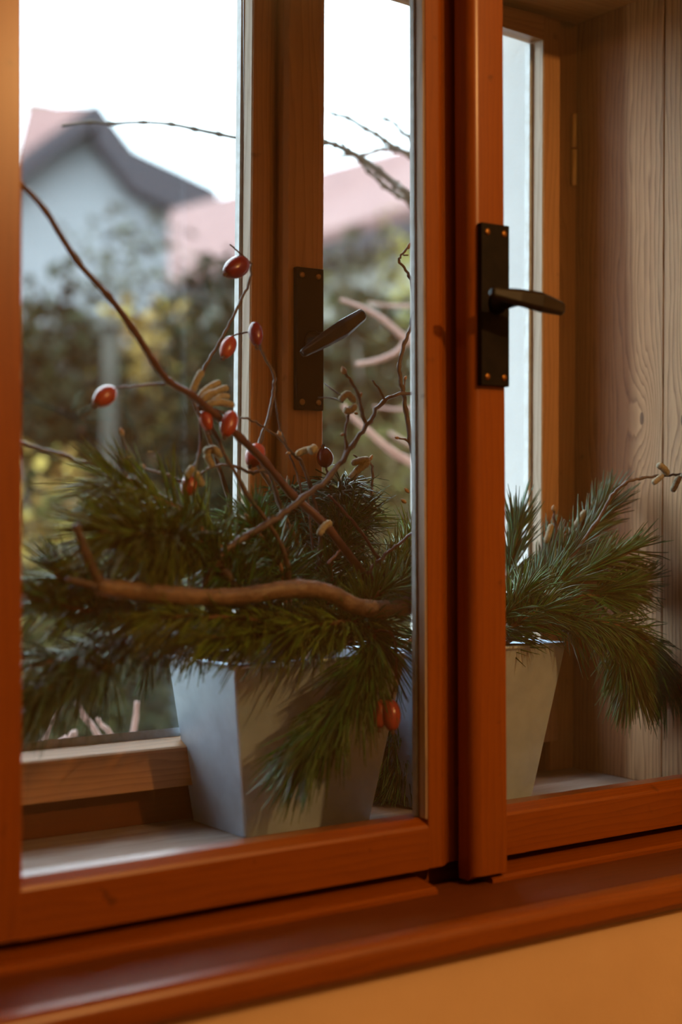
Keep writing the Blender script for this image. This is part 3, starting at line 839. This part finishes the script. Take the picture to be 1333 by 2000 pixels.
# --- hazel twigs with catkins
def catkin(parent, x0, y0, x1, y1, Y, wd, bow=0.0, dY=0.0):
    a = PY(x0, y0, Y); b = PY(x1, y1, Y + dY)
    k = (a - camo.location).length / F
    m = (a + b) / 2 + Vector((0, 0, bow * k))
    p = spline([a, m, b], 6)
    n = len(p); r = wd * k / 2
    rad = [r * (0.35 + 0.65 * min(1, i / 2.0)) * (1 if i < n - 2 else (0.85 if i == n - 2 else 0.35)) * (1.07 if i % 2 else 0.96) for i in range(n)]
    V, Fc = tube_data(p, rad, 10, wob=0.06)
    from_py('catkin', V, Fc, M['catkin'], parent, True)

GH = 'hazel twigs in the zinc pots'
h1 = twig('hazel_twig', 'thick forked hazel twig reaching up to the right of the outer handle', 'hazel twig', [
    ([C1, (410, 1180, 1.03), (425, 1095, 1.02), (470, 1052, 1.02), (530, 1018, 1.025), (590, 975, 1.03), (645, 930, 1.035), (690, 868, 1.04), (722, 822, 1.045), (748, 785, 1.05), (790, 768, 1.05), (830, 771, 1.05)], 0.0036, 0.0014),
    ([(716, 832, 1.045), (706, 800, 1.045), (700, 772, 1.045), (686, 745, 1.045), (674, 728, 1.045)], 0.0017, 0.0012),
    ([(670, 898, 1.04), (677, 868, 1.04), (674, 848, 1.04), (680, 815, 1.04), (684, 792, 1.04)], 0.0015, 0.0011),
    ([(752, 782, 1.05), (742, 762, 1.05), (727, 742, 1.05)], 0.0012, 0.0008),
    ([(670, 786, 1.04), (650, 778, 1.05), (622, 776, 1.06)], 0.0007, 0.0005),
    ([(666, 772, 1.04), (645, 757, 1.05), (634, 748, 1.06)], 0.0008, 0.0006),
    ([(425, 1095, 1.02), (440, 1120, 1.02), (470, 1160, 1.02)], 0.0036, 0.0034),
], M['bark'], GH, buds=((674, 730, 1.045, -3, -8, 16, 12), (702, 776, 1.045, 4, -8, 12, 8), (699, 808, 1.045, -8, -2, 9, 6), (672, 848, 1.04, -6, 2, 9, 7)))
catkin(h1, 694, 786, 664, 782, 1.04, 14, 14); catkin(h1, 696, 790, 672, 800, 1.036, 13, -8)
h2 = twig('hazel_twig', 'slim hazel twig with a fan of catkins crossing the rose stem', 'hazel twig', [
    ([C1, (560, 1100, 1.03), (480, 960, 1.03), (420, 850, 1.035), (388, 790, 1.04), (372, 772, 1.04)], 0.0022, 0.0011)], M['bark'], GH)
for (x0, y0, x1, y1, Y) in ((374, 770, 396, 724, 1.040), (388, 776, 431, 747, 1.046), (402, 782, 446, 757, 1.052), (392, 784, 424, 766, 1.034), (402, 791, 458, 792, 1.040), (414, 786, 448, 775, 1.048)):
    catkin(h2, x0, y0, x1, y1, Y, 14, 5)
h3 = twig('hazel_twig', 'thin hazel twig hooking left with paired catkins above one hip', 'hazel twig', [
    ([C1, (560, 1080, 1.06), (540, 960, 1.06), (520, 919, 1.06), (494, 924, 1.06), (466, 914, 1.06), (445, 908, 1.06), (415, 912, 1.06), (392, 926, 1.06)], 0.0018, 0.0010)], M['bark'], GH)
catkin(h3, 398, 884, 434, 892, 1.045, 17, 10); catkin(h3, 402, 886, 416, 912, 1.045, 15, 0)
catkin(h3, 378, 912, 364, 936, 1.035, 14, 4); catkin(h3, 380, 920, 396, 950, 1.035, 15, 0)
h4 = twig('hazel_twig', 'hazel twig with pale knob-ended catkins in front of the outer strip', 'hazel twig', [
    ([C1, (625, 1080, 1.07), (606, 950, 1.07), (590, 905, 1.07), (566, 880, 1.07), (548, 856, 1.07), (500, 825, 1.07), (470, 815, 1.07)], 0.0022, 0.0008),
    ([(592, 1000, 1.075), (585, 940, 1.075), (565, 885, 1.075), (552, 845, 1.075)], 0.0012, 0.0007),
    ([(612, 1080, 1.06), (604, 1000, 1.06), (600, 960, 1.06)], 0.0012, 0.0007),
], M['bark'], GH, buds=((548, 852, 1.07, -3, -8, 12, 9), (567, 884, 1.07, -6, 2, 10, 8)))
catkin(h4, 578, 888, 620, 878, 1.06, 14, 4); catkin(h4, 604, 882, 618, 874, 1.05, 18, 0)
h5 = twig('hazel_twig', 'hazel sprig with two drooping catkins right of the outer strip', 'hazel twig', [
    ([C1, (690, 1120, 1.09), (722, 1000, 1.09), (728, 930, 1.09), (722, 902, 1.09), (690, 890, 1.09)], 0.0020, 0.0008)], M['bark'], GH, buds=((722, 900, 1.09, 4, -8, 14, 8),))
catkin(h5, 722, 898, 688, 905, 1.085, 14, 2); catkin(h5, 722, 902, 682, 938, 1.085, 15, 4)
h6 = twig('hazel_twig', 'upright budded hazel twig rising along the inner stile', 'hazel twig', [
    ([C2, (850, 1100, 1.06), (815, 930, 1.06), (802, 860, 1.06), (794, 800, 1.06), (786, 760, 1.06), (780, 716, 1.06), (792, 668, 1.06), (804, 630, 1.06), (808, 590, 1.06), (800, 540, 1.06), (780, 510, 1.06), (790, 492, 1.06), (797, 484, 1.06)], 0.0026, 0.0009),
    ([(802, 866, 1.06), (792, 858, 1.06), (778, 856, 1.06)], 0.0011, 0.0008),
    ([(788, 768, 1.06), (790, 752, 1.06), (791, 740, 1.06)], 0.001, 0.0007),
    ([(788, 498, 1.06), (798, 498, 1.06)], 0.0008, 0.0006),
], M['bark'], GH, buds=((797, 486, 1.06, 3, -8, 14, 7), (791, 742, 1.06, 3, -8, 9, 7), (779, 856, 1.06, -8, -2, 10, 7), (799, 962, 1.05, -6, -6, 14, 8), (793, 982, 1.05, -8, -6, 14, 8)))
h7 = twig('hazel_twig', 'brown hazel twig lying left across the pane above the pine', 'hazel twig', [
    ([C1, (480, 1110, 1.05), (380, 1010, 1.05), (260, 942, 1.05), (200, 917, 1.05), (120, 889, 1.05), (48, 867, 1.05), (5, 855, 1.05)], 0.0026, 0.0013),
    ([(247, 936, 1.05), (245, 905, 1.05), (247, 880, 1.05), (239, 845, 1.05)], 0.0011, 0.0009),
    ([(385, 1010, 1.05), (375, 960, 1.05), (350, 940, 1.05), (325, 928, 1.05), (296, 920, 1.05), (276, 911, 1.05)], 0.0012, 0.0010),
], M['bark'], GH, buds=((240, 850, 1.05, -4, -10, 16, 10), (282, 913, 1.05, -9, -4, 14, 11), (247, 894, 1.05, 8, -2, 10, 6), (330, 929, 1.05, 2, -6, 8, 6), (122, 889, 1.05, 3, -6, 8, 6)))
h8 = twig('hazel_twig', 'hazel twig with spread catkins pointing right past the plank joint', 'hazel twig', [
    ([C2, (1000, 1230, 1.07), (1085, 1130, 1.055), (1160, 1030, 1.035), (1196, 968, 1.022), (1222, 944, 1.012), (1255, 934, 1.005), (1285, 930, 0.997), (1320, 927, 0.990), (1345, 922, 0.985)], 0.0022, 0.0010)], M['bark'], GH)
catkin(h8, 1306, 928, 1286, 908, 0.990, 13, 4); catkin(h8, 1296, 928, 1276, 944, 0.990, 11, 0); catkin(h8, 1328, 930, 1314, 960, 0.985, 12, 0)
catkin(h8, 1332, 926, 1346, 940, 0.983, 12, 0)
h9 = twig('hazel_twig', 'short hazel twig with grey catkins among the right pot needles', 'hazel twig', [
    ([C2, (1000, 1200, 1.08), (1090, 1062, 1.075), (1115, 1040, 1.075), (1132, 1020, 1.075), (1150, 1000, 1.075)], 0.0020, 0.0011),
    ([(1000, 1200, 1.08), (1080, 1060, 1.08), (1083, 1010, 1.08), (1082, 992, 1.08)], 0.0016, 0.0011)], M['bark'], GH, buds=((1082, 998, 1.08, 0, -8, 12, 9),))
catkin(h9, 1124, 1030, 1146, 998, 1.07, 13, 2); catkin(h9, 1066, 1062, 1078, 1024, 1.07, 12, 0)
h10 = twig('hazel_twig', 'brown side-branched twig rising from the bark branch to the inner stile', 'hazel twig', [
    ([C1, (735, 1180, 1.03), (722, 1118, 1.03), (745, 1092, 1.03), (772, 1068, 1.03), (806, 1042, 1.03)], 0.0024, 0.0013),
    ([(640, 1100, 1.03), (652, 1090, 1.03), (664, 1075, 1.03)], 0.0013, 0.0011),
    ([(770, 1180, 1.04), (752, 1120, 1.04), (738, 1090, 1.04), (700, 1030, 1.045), (640, 965, 1.05)], 0.0020, 0.0012)], M['rosebark'], GH)
catkin(h10, 648, 1020, 622, 1046, 1.03, 14, 6)

# --- thick pale branch lying across the front, with a stub
lg = empty('bark_branch', PY(800, 1180, 1.0))
tag(lg, 'thick pale-barked branch lying across the front of the left pot', 'branch')
lp_ = [(812, 1172, 1.012), (786, 1187, 1.005), (740, 1190, 1.0), (690, 1182, 0.998), (650, 1160, 0.998), (610, 1151, 0.998), (550, 1152, 0.998), (480, 1163, 0.998), (400, 1166, 0.992), (310, 1160, 0.984), (240, 1152, 0.978), (190, 1148, 0.976)]
p = spline(px(lp_), 6)
rad = [0.0075 - 0.0008 * i / len(p) + 0.0009 * noise.noise(q * 60) + (0.0010 if i in (11, 32, 33, 57) else 0) for i, q in enumerate(p)]
V, Fc = tube_data(p, rad, 12, wob=0.06)
from_py('limb', V, Fc, M['logbark'], lg, True)
p = spline(px([(205, 1148, 0.977), (190, 1128, 0.976), (166, 1075, 0.974), (148, 1024, 0.974)]), 5)
V, Fc = tube_data(p, [0.0042 - 0.0015 * i / len(p) for i in range(len(p))], 9, wob=0.1)
from_py('stub', V, Fc, M['bark'], lg, True)
p = spline(px([(205, 1150, 0.977), (160, 1138, 0.976), (130, 1132, 0.976)]), 5)
V, Fc = tube_data(p, [0.0036 - 0.0016 * i / len(p) for i in range(len(p))], 9, wob=0.1)
from_py('stub', V, Fc, M['bark'], lg, True)
p = spline(px([(806, 1180, 1.01), (812, 1150, 1.02), (808, 1135, 1.025)]), 4)
V, Fc = tube_data(p, [0.0060, 0.0058, 0.0055, 0.005, 0.0045, 0.004, 0.0035, 0.003, 0.002], 9, wob=0.15)
from_py('stub', V, Fc, M['bark'], lg, True)

# ------------------------------------------------------------------ garden
gz = -0.45
ground = box('ground', -60, 90, YO + 0.02, 130, gz - 0.2, gz, M['grass'])
S(ground, 'dull green winter garden ground outside the window')

# bare tree just outside: trunk hidden behind the inner stile, branches across both panes
bt = empty('bare_tree', (PT(905, 1000, 2.1).x, PT(905, 1000, 2.1).y, gz))
tag(bt, 'bare dark tree outside with knotty branches against the sky', 'tree')
def tubept(name, pts, r0, r1, mat, parent, knob=0.35, sides=8):
    p = spline(pts, 5); n = len(p)
    rad = [(r0 + (r1 - r0) * i / (n - 1)) * (1 + (knob if i % 5 == 0 and 0 < i < n - 1 else 0)) for i in range(n)]
    V, Fc = tube_data(p, rad, sides, wob=0.15)
    return from_py(name, V, Fc, mat, parent, True)
def ptl(path): return [PT(x, y, t) for x, y, t in path]
tb = PT(905, 1000, 2.1)
tubept('trunk', [Vector((tb.x, tb.y, gz)), Vector((tb.x + 0.01, tb.y, 0.5)), PT(903, 800, 2.1), PT(900, 450, 2.1), PT(905, 100, 2.1), PT(898, -300, 2.1)], 0.034, 0.014, M['treebark'], bt, 0.0)
B = lambda path, r0, r1: tubept('limb', ptl(path), r0 * 1.35, r1 * 1.9, M['treebark'], bt, 0.6)
B([(903, 330, 2.1), (805, 302, 2.0), (776, 290, 2.0), (752, 275, 2.0), (735, 262, 2.0), (715, 252, 2.0), (680, 230, 2.0), (655, 224, 2.0), (630, 211, 2.0)], 0.0036, 0.0012)
B([(903, 480, 2.1), (805, 385, 1.85), (775, 362, 1.85), (740, 333, 1.85), (705, 308, 1.85), (680, 295, 1.85), (655, 283, 1.85), (634, 278, 1.85), (560, 268, 1.82), (475, 270, 1.80), (428, 262, 1.8), (380, 252, 1.8), (335, 243, 1.8), (280, 239, 1.8), (215, 241, 1.8), (175, 238, 1.8), (120, 245, 1.8)], 0.0034, 0.0009)
B([(903, 500, 2.1), (806, 400, 1.95), (780, 382, 1.95), (750, 362, 1.95), (740, 350, 1.95), (720, 334, 1.95), (702, 312, 1.95), (690, 303, 1.95)], 0.0030, 0.0012)
B([(790, 297, 2.0), (770, 292, 2.1), (750, 290, 2.1), (735, 293, 2.1), (710, 301, 2.1), (670, 304, 2.1), (634, 299, 2.1)], 0.0024, 0.0010)
B([(903, 300, 2.1), (805, 268, 2.1), (785, 258, 2.1), (774, 243, 2.1), (755, 234, 2.1), (715, 226, 2.1), (695, 219, 2.1)], 0.0032, 0.0009)
B([(771, 240, 2.1), (750, 222, 2.3), (733, 215, 2.3)], 0.0010, 0.0006)
B([(678, 294, 1.85), (673, 284, 1.85), (665, 273, 1.85)], 0.0012, 0.0006)

# pale pink stems close outside the right outer pane
def cane(label, paths, basex, t0):
    b = PT(basex, 1000, t0)
    e = empty('dogwood_shrub', (b.x, b.y, gz))
    tag(e, label, 'shrub', 'pale stemmed shrubs outside')
    for path, r0, r1 in paths:
        q = ptl(path)
        root = Vector((b.x + U(-.05, .05), b.y + U(-.04, .04), gz))
        mid = (root * 0.4 + q[0] * 0.6); mid.x = q[0].x * 0.8 + root.x * 0.2
        tubept('stem', [root, mid] + q, r0 * 1.15, r1, M['dogwood'], e, 0.12)
cane('pale pink leaning stems close outside the right pane', [
    ([(930, 1010, 2.0), (820, 915, 2.0), (770, 885, 2.0), (720, 843, 2.0), (690, 815, 2.0), (670, 790, 2.0)], 0.0082, 0.0034),
    ([(930, 760, 2.15), (830, 690, 2.15), (790, 660, 2.15), (750, 625, 2.15), (710, 602, 2.15), (665, 585, 2.15)], 0.0066, 0.0030),
    ([(860, 640, 2.15), (800, 662, 2.15), (775, 688, 2.15), (735, 705, 2.15), (695, 712, 2.15)], 0.0050, 0.0036),
    ([(900, 620, 2.3), (830, 600, 2.3), (770, 598, 2.3), (720, 592, 2.3)], 0.0042, 0.002),
    ([(900, 800, 2.3), (830, 795, 2.3), (780, 800, 2.3), (730, 795, 2.3)], 0.0042, 0.002),
    ([(900, 870, 2.4), (830, 880, 2.4), (760, 845, 2.4)], 0.0062, 0.003)], 905, 2.15)
cane('short pinkish cut stems just outside the lower left pane', [
    ([(60, 1560, 1.72), (85, 1455, 1.72), (102, 1408, 1.72), (125, 1375, 1.72), (142, 1345, 1.72)], 0.0036, 0.0016),
    ([(230, 1560, 1.75), (192, 1440, 1.75), (165, 1400, 1.75), (150, 1372, 1.75)], 0.0040, 0.0030),
    ([(260, 1560, 1.7), (218, 1440, 1.7), (200, 1418, 1.7), (190, 1402, 1.7)], 0.0046, 0.0022),
    ([(250, 1560, 1.75), (260, 1440, 1.75), (265, 1405, 1.75), (268, 1370, 1.75)], 0.0040, 0.0030),
    ([(110, 1560, 1.7), (138, 1445, 1.7), (150, 1432, 1.7)], 0.0050, 0.0040)], 180, 1.8)

# leafy shrubs and trees of the garden, each built at its own distance
def shrub(name, label, cat, x, t, ztop, rx, ry, mat, n, leaf, zbot=None, stems=6, cone=False, group='garden shrubs beyond the pane', stemmat=None, hollow=0.25):
    c = PT(x, 1000, t)
    base = Vector((c.x, c.y, gz))
    e = empty(name, base)
    tag(e, label, cat, group)
    zb = gz + 0.1 if zbot is None else zbot
    V, Fc = [], []
    for k in range(stems):
        a = U(0, 6.28); f = U(0.15, 0.75)
        tip = Vector((c.x + math.cos(a) * rx * f, c.y + math.sin(a) * ry * f, zb + (ztop - zb) * U(0.6, 0.97)))
        m = base.lerp(tip, 0.5) + Vector((U(-.1, .1), U(-.1, .1), 0.1))
        p = spline([base + Vector((U(-.06, .06), U(-.06, .06), 0)), m, tip], 5)
        tube_data(p, [0.028 * (1 - 0.85 * i / (len(p) - 1)) for i in range(len(p))], 6, V, Fc)
    from_py('stems', V, Fc, stemmat or M['treebark'], e, True)
    V, Fc = [], []
    cz = (ztop + zb) / 2; rz = (ztop - zb) / 2
    cl = [(Vector((U(-1, 1), U(-1, 1), U(-1, 1))), U(0.22, 0.5)) for _ in range(34)]
    i = 0
    while i < n:
        g, rr = random.choice(cl)
        v = g + Vector((random.gauss(0, rr), random.gauss(0, rr), random.gauss(0, rr)))
        lim = 1.0
        if cone: lim = max(0.08, 0.5 * (1 - v.z)) ** 0.8 if abs(v.z) < 1 else 0
        hr = math.hypot(v.x, v.y)
        if abs(v.z) > 1 or hr > lim * (1 if cone else math.sqrt(max(0, 1 - v.z ** 2 * 0.85))): continue
        i += 1
        q = Vector((c.x + v.x * rx, c.y + v.y * ry, cz + v.z * rz))
        d = Vector((U(-1, 1), U(-1, 1), U(-1, 0.8))).normalized()
        s = d.cross(Vector((U(-1, 1), U(-1, 1), U(-1, 1)))).normalized()
        nn = d.cross(s)
        L = leaf * U(0.6, 1.25); W = L * 0.28
        b0 = len(V)
        V += [q, q + d * L * 0.45 + s * W + nn * W * 0.4, q + d * L, q + d * L * 0.45 - s * W + nn * W * 0.4]
        Fc += [(b0, b0 + 1, b0 + 2), (b0, b0 + 2, b0 + 3)]
    tag(from_py('foliage', V, Fc, mat, e), kind='stuff')
    return e
zt = lambda y, t: H + (1000 - y) / F * t
shrub('evergreen_shrub', 'dark evergreen shrub left of the pale post in the garden', 'shrub', 110, 6.2, zt(540, 6.2), 0.40, 0.5, M['leaf_dk'], 8500, 0.085)
shrub('dry_shrub', 'ochre dry-leaved shrub behind the left rosehip', 'shrub', 290, 6.6, zt(590, 6.6), 0.38, 0.5, M['leaf_oc'], 7000, 0.08)
shrub('evergreen_shrub', 'dark evergreen shrub behind the hips beside the outer stile', 'shrub', 425, 5.6, zt(500, 5.6), 0.27, 0.4, M['leaf_dk'], 6500, 0.075)
shrub('dry_shrub', 'low ochre shrub behind the bent stick at far left', 'shrub', 60, 5.2, zt(860, 5.2), 0.38, 0.4, M['leaf_oc'], 3000, 0.07)
shrub('leafy_shrub', 'grey-green loose shrub in front of the white gable', 'shrub', 255, 8.2, zt(415, 8.2), 0.70, 0.6, M['leaf_gy'], 2600, 0.08)
shrub('leafy_shrub', 'mid green shrub low in the left pane behind the pine', 'shrub', 230, 4.6, zt(960, 4.6), 0.62, 0.4, M['leaf_mid'], 5200, 0.065)
shrub('evergreen_shrub', 'dark low evergreen at the foot of the left pane', 'shrub', 150, 3.8, zt(1230, 3.8), 0.50, 0.35, M['leaf_dk'], 4200, 0.05)
shrub('leafy_shrub', 'yellow-green shrub under the red roof at the right', 'shrub', 785, 9.0, zt(395, 9.0), 0.26, 0.4, M['leaf_yl'], 1800, 0.08)
shrub('leafy_shrub', 'grey-green bush behind the black outer handle', 'shrub', 690, 8.0, zt(455, 8.0), 0.42, 0.5, M['leaf_gy'], 3400, 0.08)
shrub('evergreen_shrub', 'dark evergreen behind the hazel fork in the right pane', 'shrub', 735, 5.8, zt(590, 5.8), 0.42, 0.45, M['leaf_dk'], 6500, 0.08)
shrub('leafy_shrub', 'mid green bush low in the right pane', 'shrub', 740, 5.0, zt(800, 5.0), 0.42, 0.4, M['leaf_mid'], 5200, 0.065)
shrub('leafy_shrub', 'mid green hedge bush behind the left evergreen', 'shrub', 20, 7.4, zt(600, 7.4), 0.5, 0.5, M['leaf_mid'], 7500, 0.085)
shrub('leafy_shrub', 'mid green hedge bush hidden behind the outer strip', 'shrub', 560, 7.0, zt(520, 7.0), 0.5, 0.5, M['leaf_mid'], 3600, 0.075)
# long hedge closing the garden towards the left
h0, h1_ = PT(120, 1000, 10.5), Vector((-9.0, 9.5, 0))
hd = empty('garden_hedge', (h0.x, h0.y, gz))
tag(hd, 'long olive hedge running off to the left behind the dark evergreen', 'hedge')
V, Fc, SV, SF = [], [], [], []
hz = zt(640, 10.5)
for k in range(26):
    q = h0.lerp(h1_, (k + 0.5) / 26); b_ = Vector((q.x, q.y, gz))
    tube_data(spline([b_, b_ + Vector((U(-.15, .15), U(-.1, .1), (hz - gz) * 0.5)), b_ + Vector((U(-.3, .3), U(-.2, .2), (hz - gz) * 0.9))], 4), [0.03 * (1 - 0.09 * i) for i in range(9)], 6, SV, SF)
from_py('stems', SV, SF, M['treebark'], hd, True)
for k in range(14000):
    f = R()
    q = h0.lerp(h1_, f)
    q = Vector((q.x + U(-.2, .2), q.y + U(-0.45, 0.45), gz + (hz - gz + 0.35 * noise.noise(Vector((f * 22, 0, 0)))) * (0.04 + 0.96 * R())))
    d = Vector((U(-1, 1), U(-1, 1), U(-1, .8))).normalized()
    sd = d.cross(Vector((U(-1, 1), U(-1, 1), U(-1, 1)))).normalized()
    L = U(0.07, 0.15); W = L * 0.32; b0 = len(V)
    V += [q, q + d * L * 0.45 + sd * W, q + d * L, q + d * L * 0.45 - sd * W]
    Fc += [(b0, b0 + 1, b0 + 2), (b0, b0 + 2, b0 + 3)]
tag(from_py('foliage', V, Fc, M['leaf_mid'], hd), kind='stuff')
# pale post / trunk in the garden
b = PT(215, 1000, 5.4)
pp = empty('garden_post', (b.x, b.y, gz)); tag(pp, 'pale grey upright post among the garden shrubs', 'post')
tubept('post', [Vector((b.x, b.y, gz)), Vector((b.x, b.y, 0.6)), Vector((b.x, b.y, zt(640, 5.4)))], 0.034, 0.03, plain('pale_weathered_post', (0.050, 0.047, 0.038), 0.9, spec=0.1), pp, 0.0, 12)
tubept('cap', [Vector((b.x, b.y, zt(640, 5.4))), Vector((b.x, b.y, zt(640, 5.4) + 0.03))], 0.05, 0.03, plain('post_cap', (0.05, 0.047, 0.038), 0.9, spec=0.1), pp, 0.0, 12)

# ---- white gabled house, seen towards its gable; roof ridge runs back to the left
TH = 42.0
e = empty('gabled_house', (PT(180, 1000, TH).x, PT(180, 1000, TH).y, gz))
tag(e, 'white gabled house with brown roof edges and a chimney', 'house')
fw = Vector((SP, CP, 0)); rt = Vector((CP, -SP, 0))
def hp(x, y, t=TH): return PT(x, y, t)
back = (fw * 0.93 + rt * -0.36).normalized() * 9.5
wl, wr, ap = hp(-30, 400), hp(395, 420), hp(178, 250)
V = [Vector((wl.x, wl.y, gz)), Vector((wr.x, wr.y, gz)), wr, ap, wl]
V2 = [q + back for q in V]
from_py('wall', V + V2, [(0, 1, 2, 3, 4), (5, 9, 8, 7, 6), (0, 5, 6, 1), (1, 6, 7, 2), (4, 9, 5, 0)], M['hwall'], e)
def slab(name, poly, off, th, mat, parent):
    """poly of points extruded by off, with thickness down"""
    a = poly; b = [q + off for q in poly]
    n = len(a)
    V = a + b + [q + Vector((0, 0, -th)) for q in a] + [q + Vector((0, 0, -th)) for q in b]
    Fc = []
    for i in range(n - 1):
        Fc += [(i, i + 1, n + i + 1, n + i), (2 * n + i, 3 * n + i, 3 * n + i + 1, 2 * n + i + 1), (i, 2 * n + i, 2 * n + i + 1, i + 1), (n + i, n + i + 1, 3 * n + i + 1, 3 * n + i)]
    Fc += [(0, n, 3 * n, 2 * n), (n - 1, 3 * n - 1, 4 * n - 1, 2 * n - 1)]
    return from_py(name, V, Fc, mat, parent)
near = -0.85 * back.normalized()
lv = [hp(178, 212) + near, hp(48, 305) + near, hp(-70, 395) + near]
rv = [hp(178, 212) + near, hp(250, 305) + near, hp(330, 342) + near, hp(412, 382) + near]
slab('roof', [hp(178, 212), hp(48, 305), hp(-70, 395)], back * 1.05, 0.15, M['roof_r'], e)
slab('roof', [hp(178, 212), hp(250, 305), hp(330, 342), hp(412, 382)], back * 1.05, 0.15, M['roof_b'], e)
slab('bargeboard', lv, -near * 1.02, 0.62, M['roof_b'], e)
slab('bargeboard', rv, -near * 1.02, 1.15, M['roof_b'], e)
slab('roof', [hp(52, 204, TH + 3.5), hp(200, 204, TH + 3.5)], hp(20, 335, TH + 0.9) - hp(52, 204, TH + 3.5), 0.15, M['roof_r'], e)
cc = hp(74, 240, TH + 4)
cm = box('chimney', cc.x - 0.30, cc.x + 0.30, cc.y - 0.3, cc.y + 0.3, cc.z - 1.0, hp(74, 212, TH + 4).z, M['cement'], e, bev=0.02)
box('cap', cc.x - 0.36, cc.x + 0.36, cc.y - 0.36, cc.y + 0.36, hp(74, 212, TH + 4).z, hp(74, 203, TH + 4).z, M['cement'], cm, bev=0.02)

# ---- long low house with a faded red roof behind the right pane
e = empty('red_roofed_house', (PT(640, 1000, 22).x, PT(640, 1000, 22).y, gz))
tag(e, 'long low house with a faded red tiled roof and dark eaves', 'house')
tl, tr_ = PT(330, 412, 29.0), PT(1010, 228, 22.5)
el, er = PT(330, 545, 25.5), PT(1010, 338, 19.5)
depth = (tl - el); depth.z = 0
V = [el, er, tr_, tl, tl + depth + Vector((0, 0, el.z - tl.z)), tr_ + depth + Vector((0, 0, er.z - tr_.z))]
dn = Vector((0, 0, -0.16))
from_py('roof', V + [q + dn for q in V], [(0, 1, 2, 3), (3, 2, 5, 4), (6, 9, 8, 7), (9, 10, 11, 8), (0, 6, 7, 1), (4, 5, 11, 10), (0, 3, 9, 6), (3, 4, 10, 9), (1, 7, 8, 2), (2, 8, 11, 5)], M['roof_r'], e)
V = [el + dn, er + dn, er + dn * 3.2, el + dn * 3.2]
off = depth.normalized() * 0.12
slab('gutter', [el + dn, er + dn], off, 0.34, M['roof_b'], e)
w0 = el + depth.normalized() * 0.5; w1_ = er + depth.normalized() * 0.5
V = [Vector((w0.x, w0.y, gz)), Vector((w1_.x, w1_.y, gz)), w1_ + Vector((0, 0, .1)), w0 + Vector((0, 0, .1))]
V2 = [q + depth * 1.7 for q in V]
from_py('wall', V + V2, [(0, 1, 2, 3), (4, 7, 6, 5), (0, 4, 5, 1), (1, 5, 6, 2), (0, 3, 7, 4)], plain('cream_wall', (0.28, 0.27, 0.24), 0.9), e)
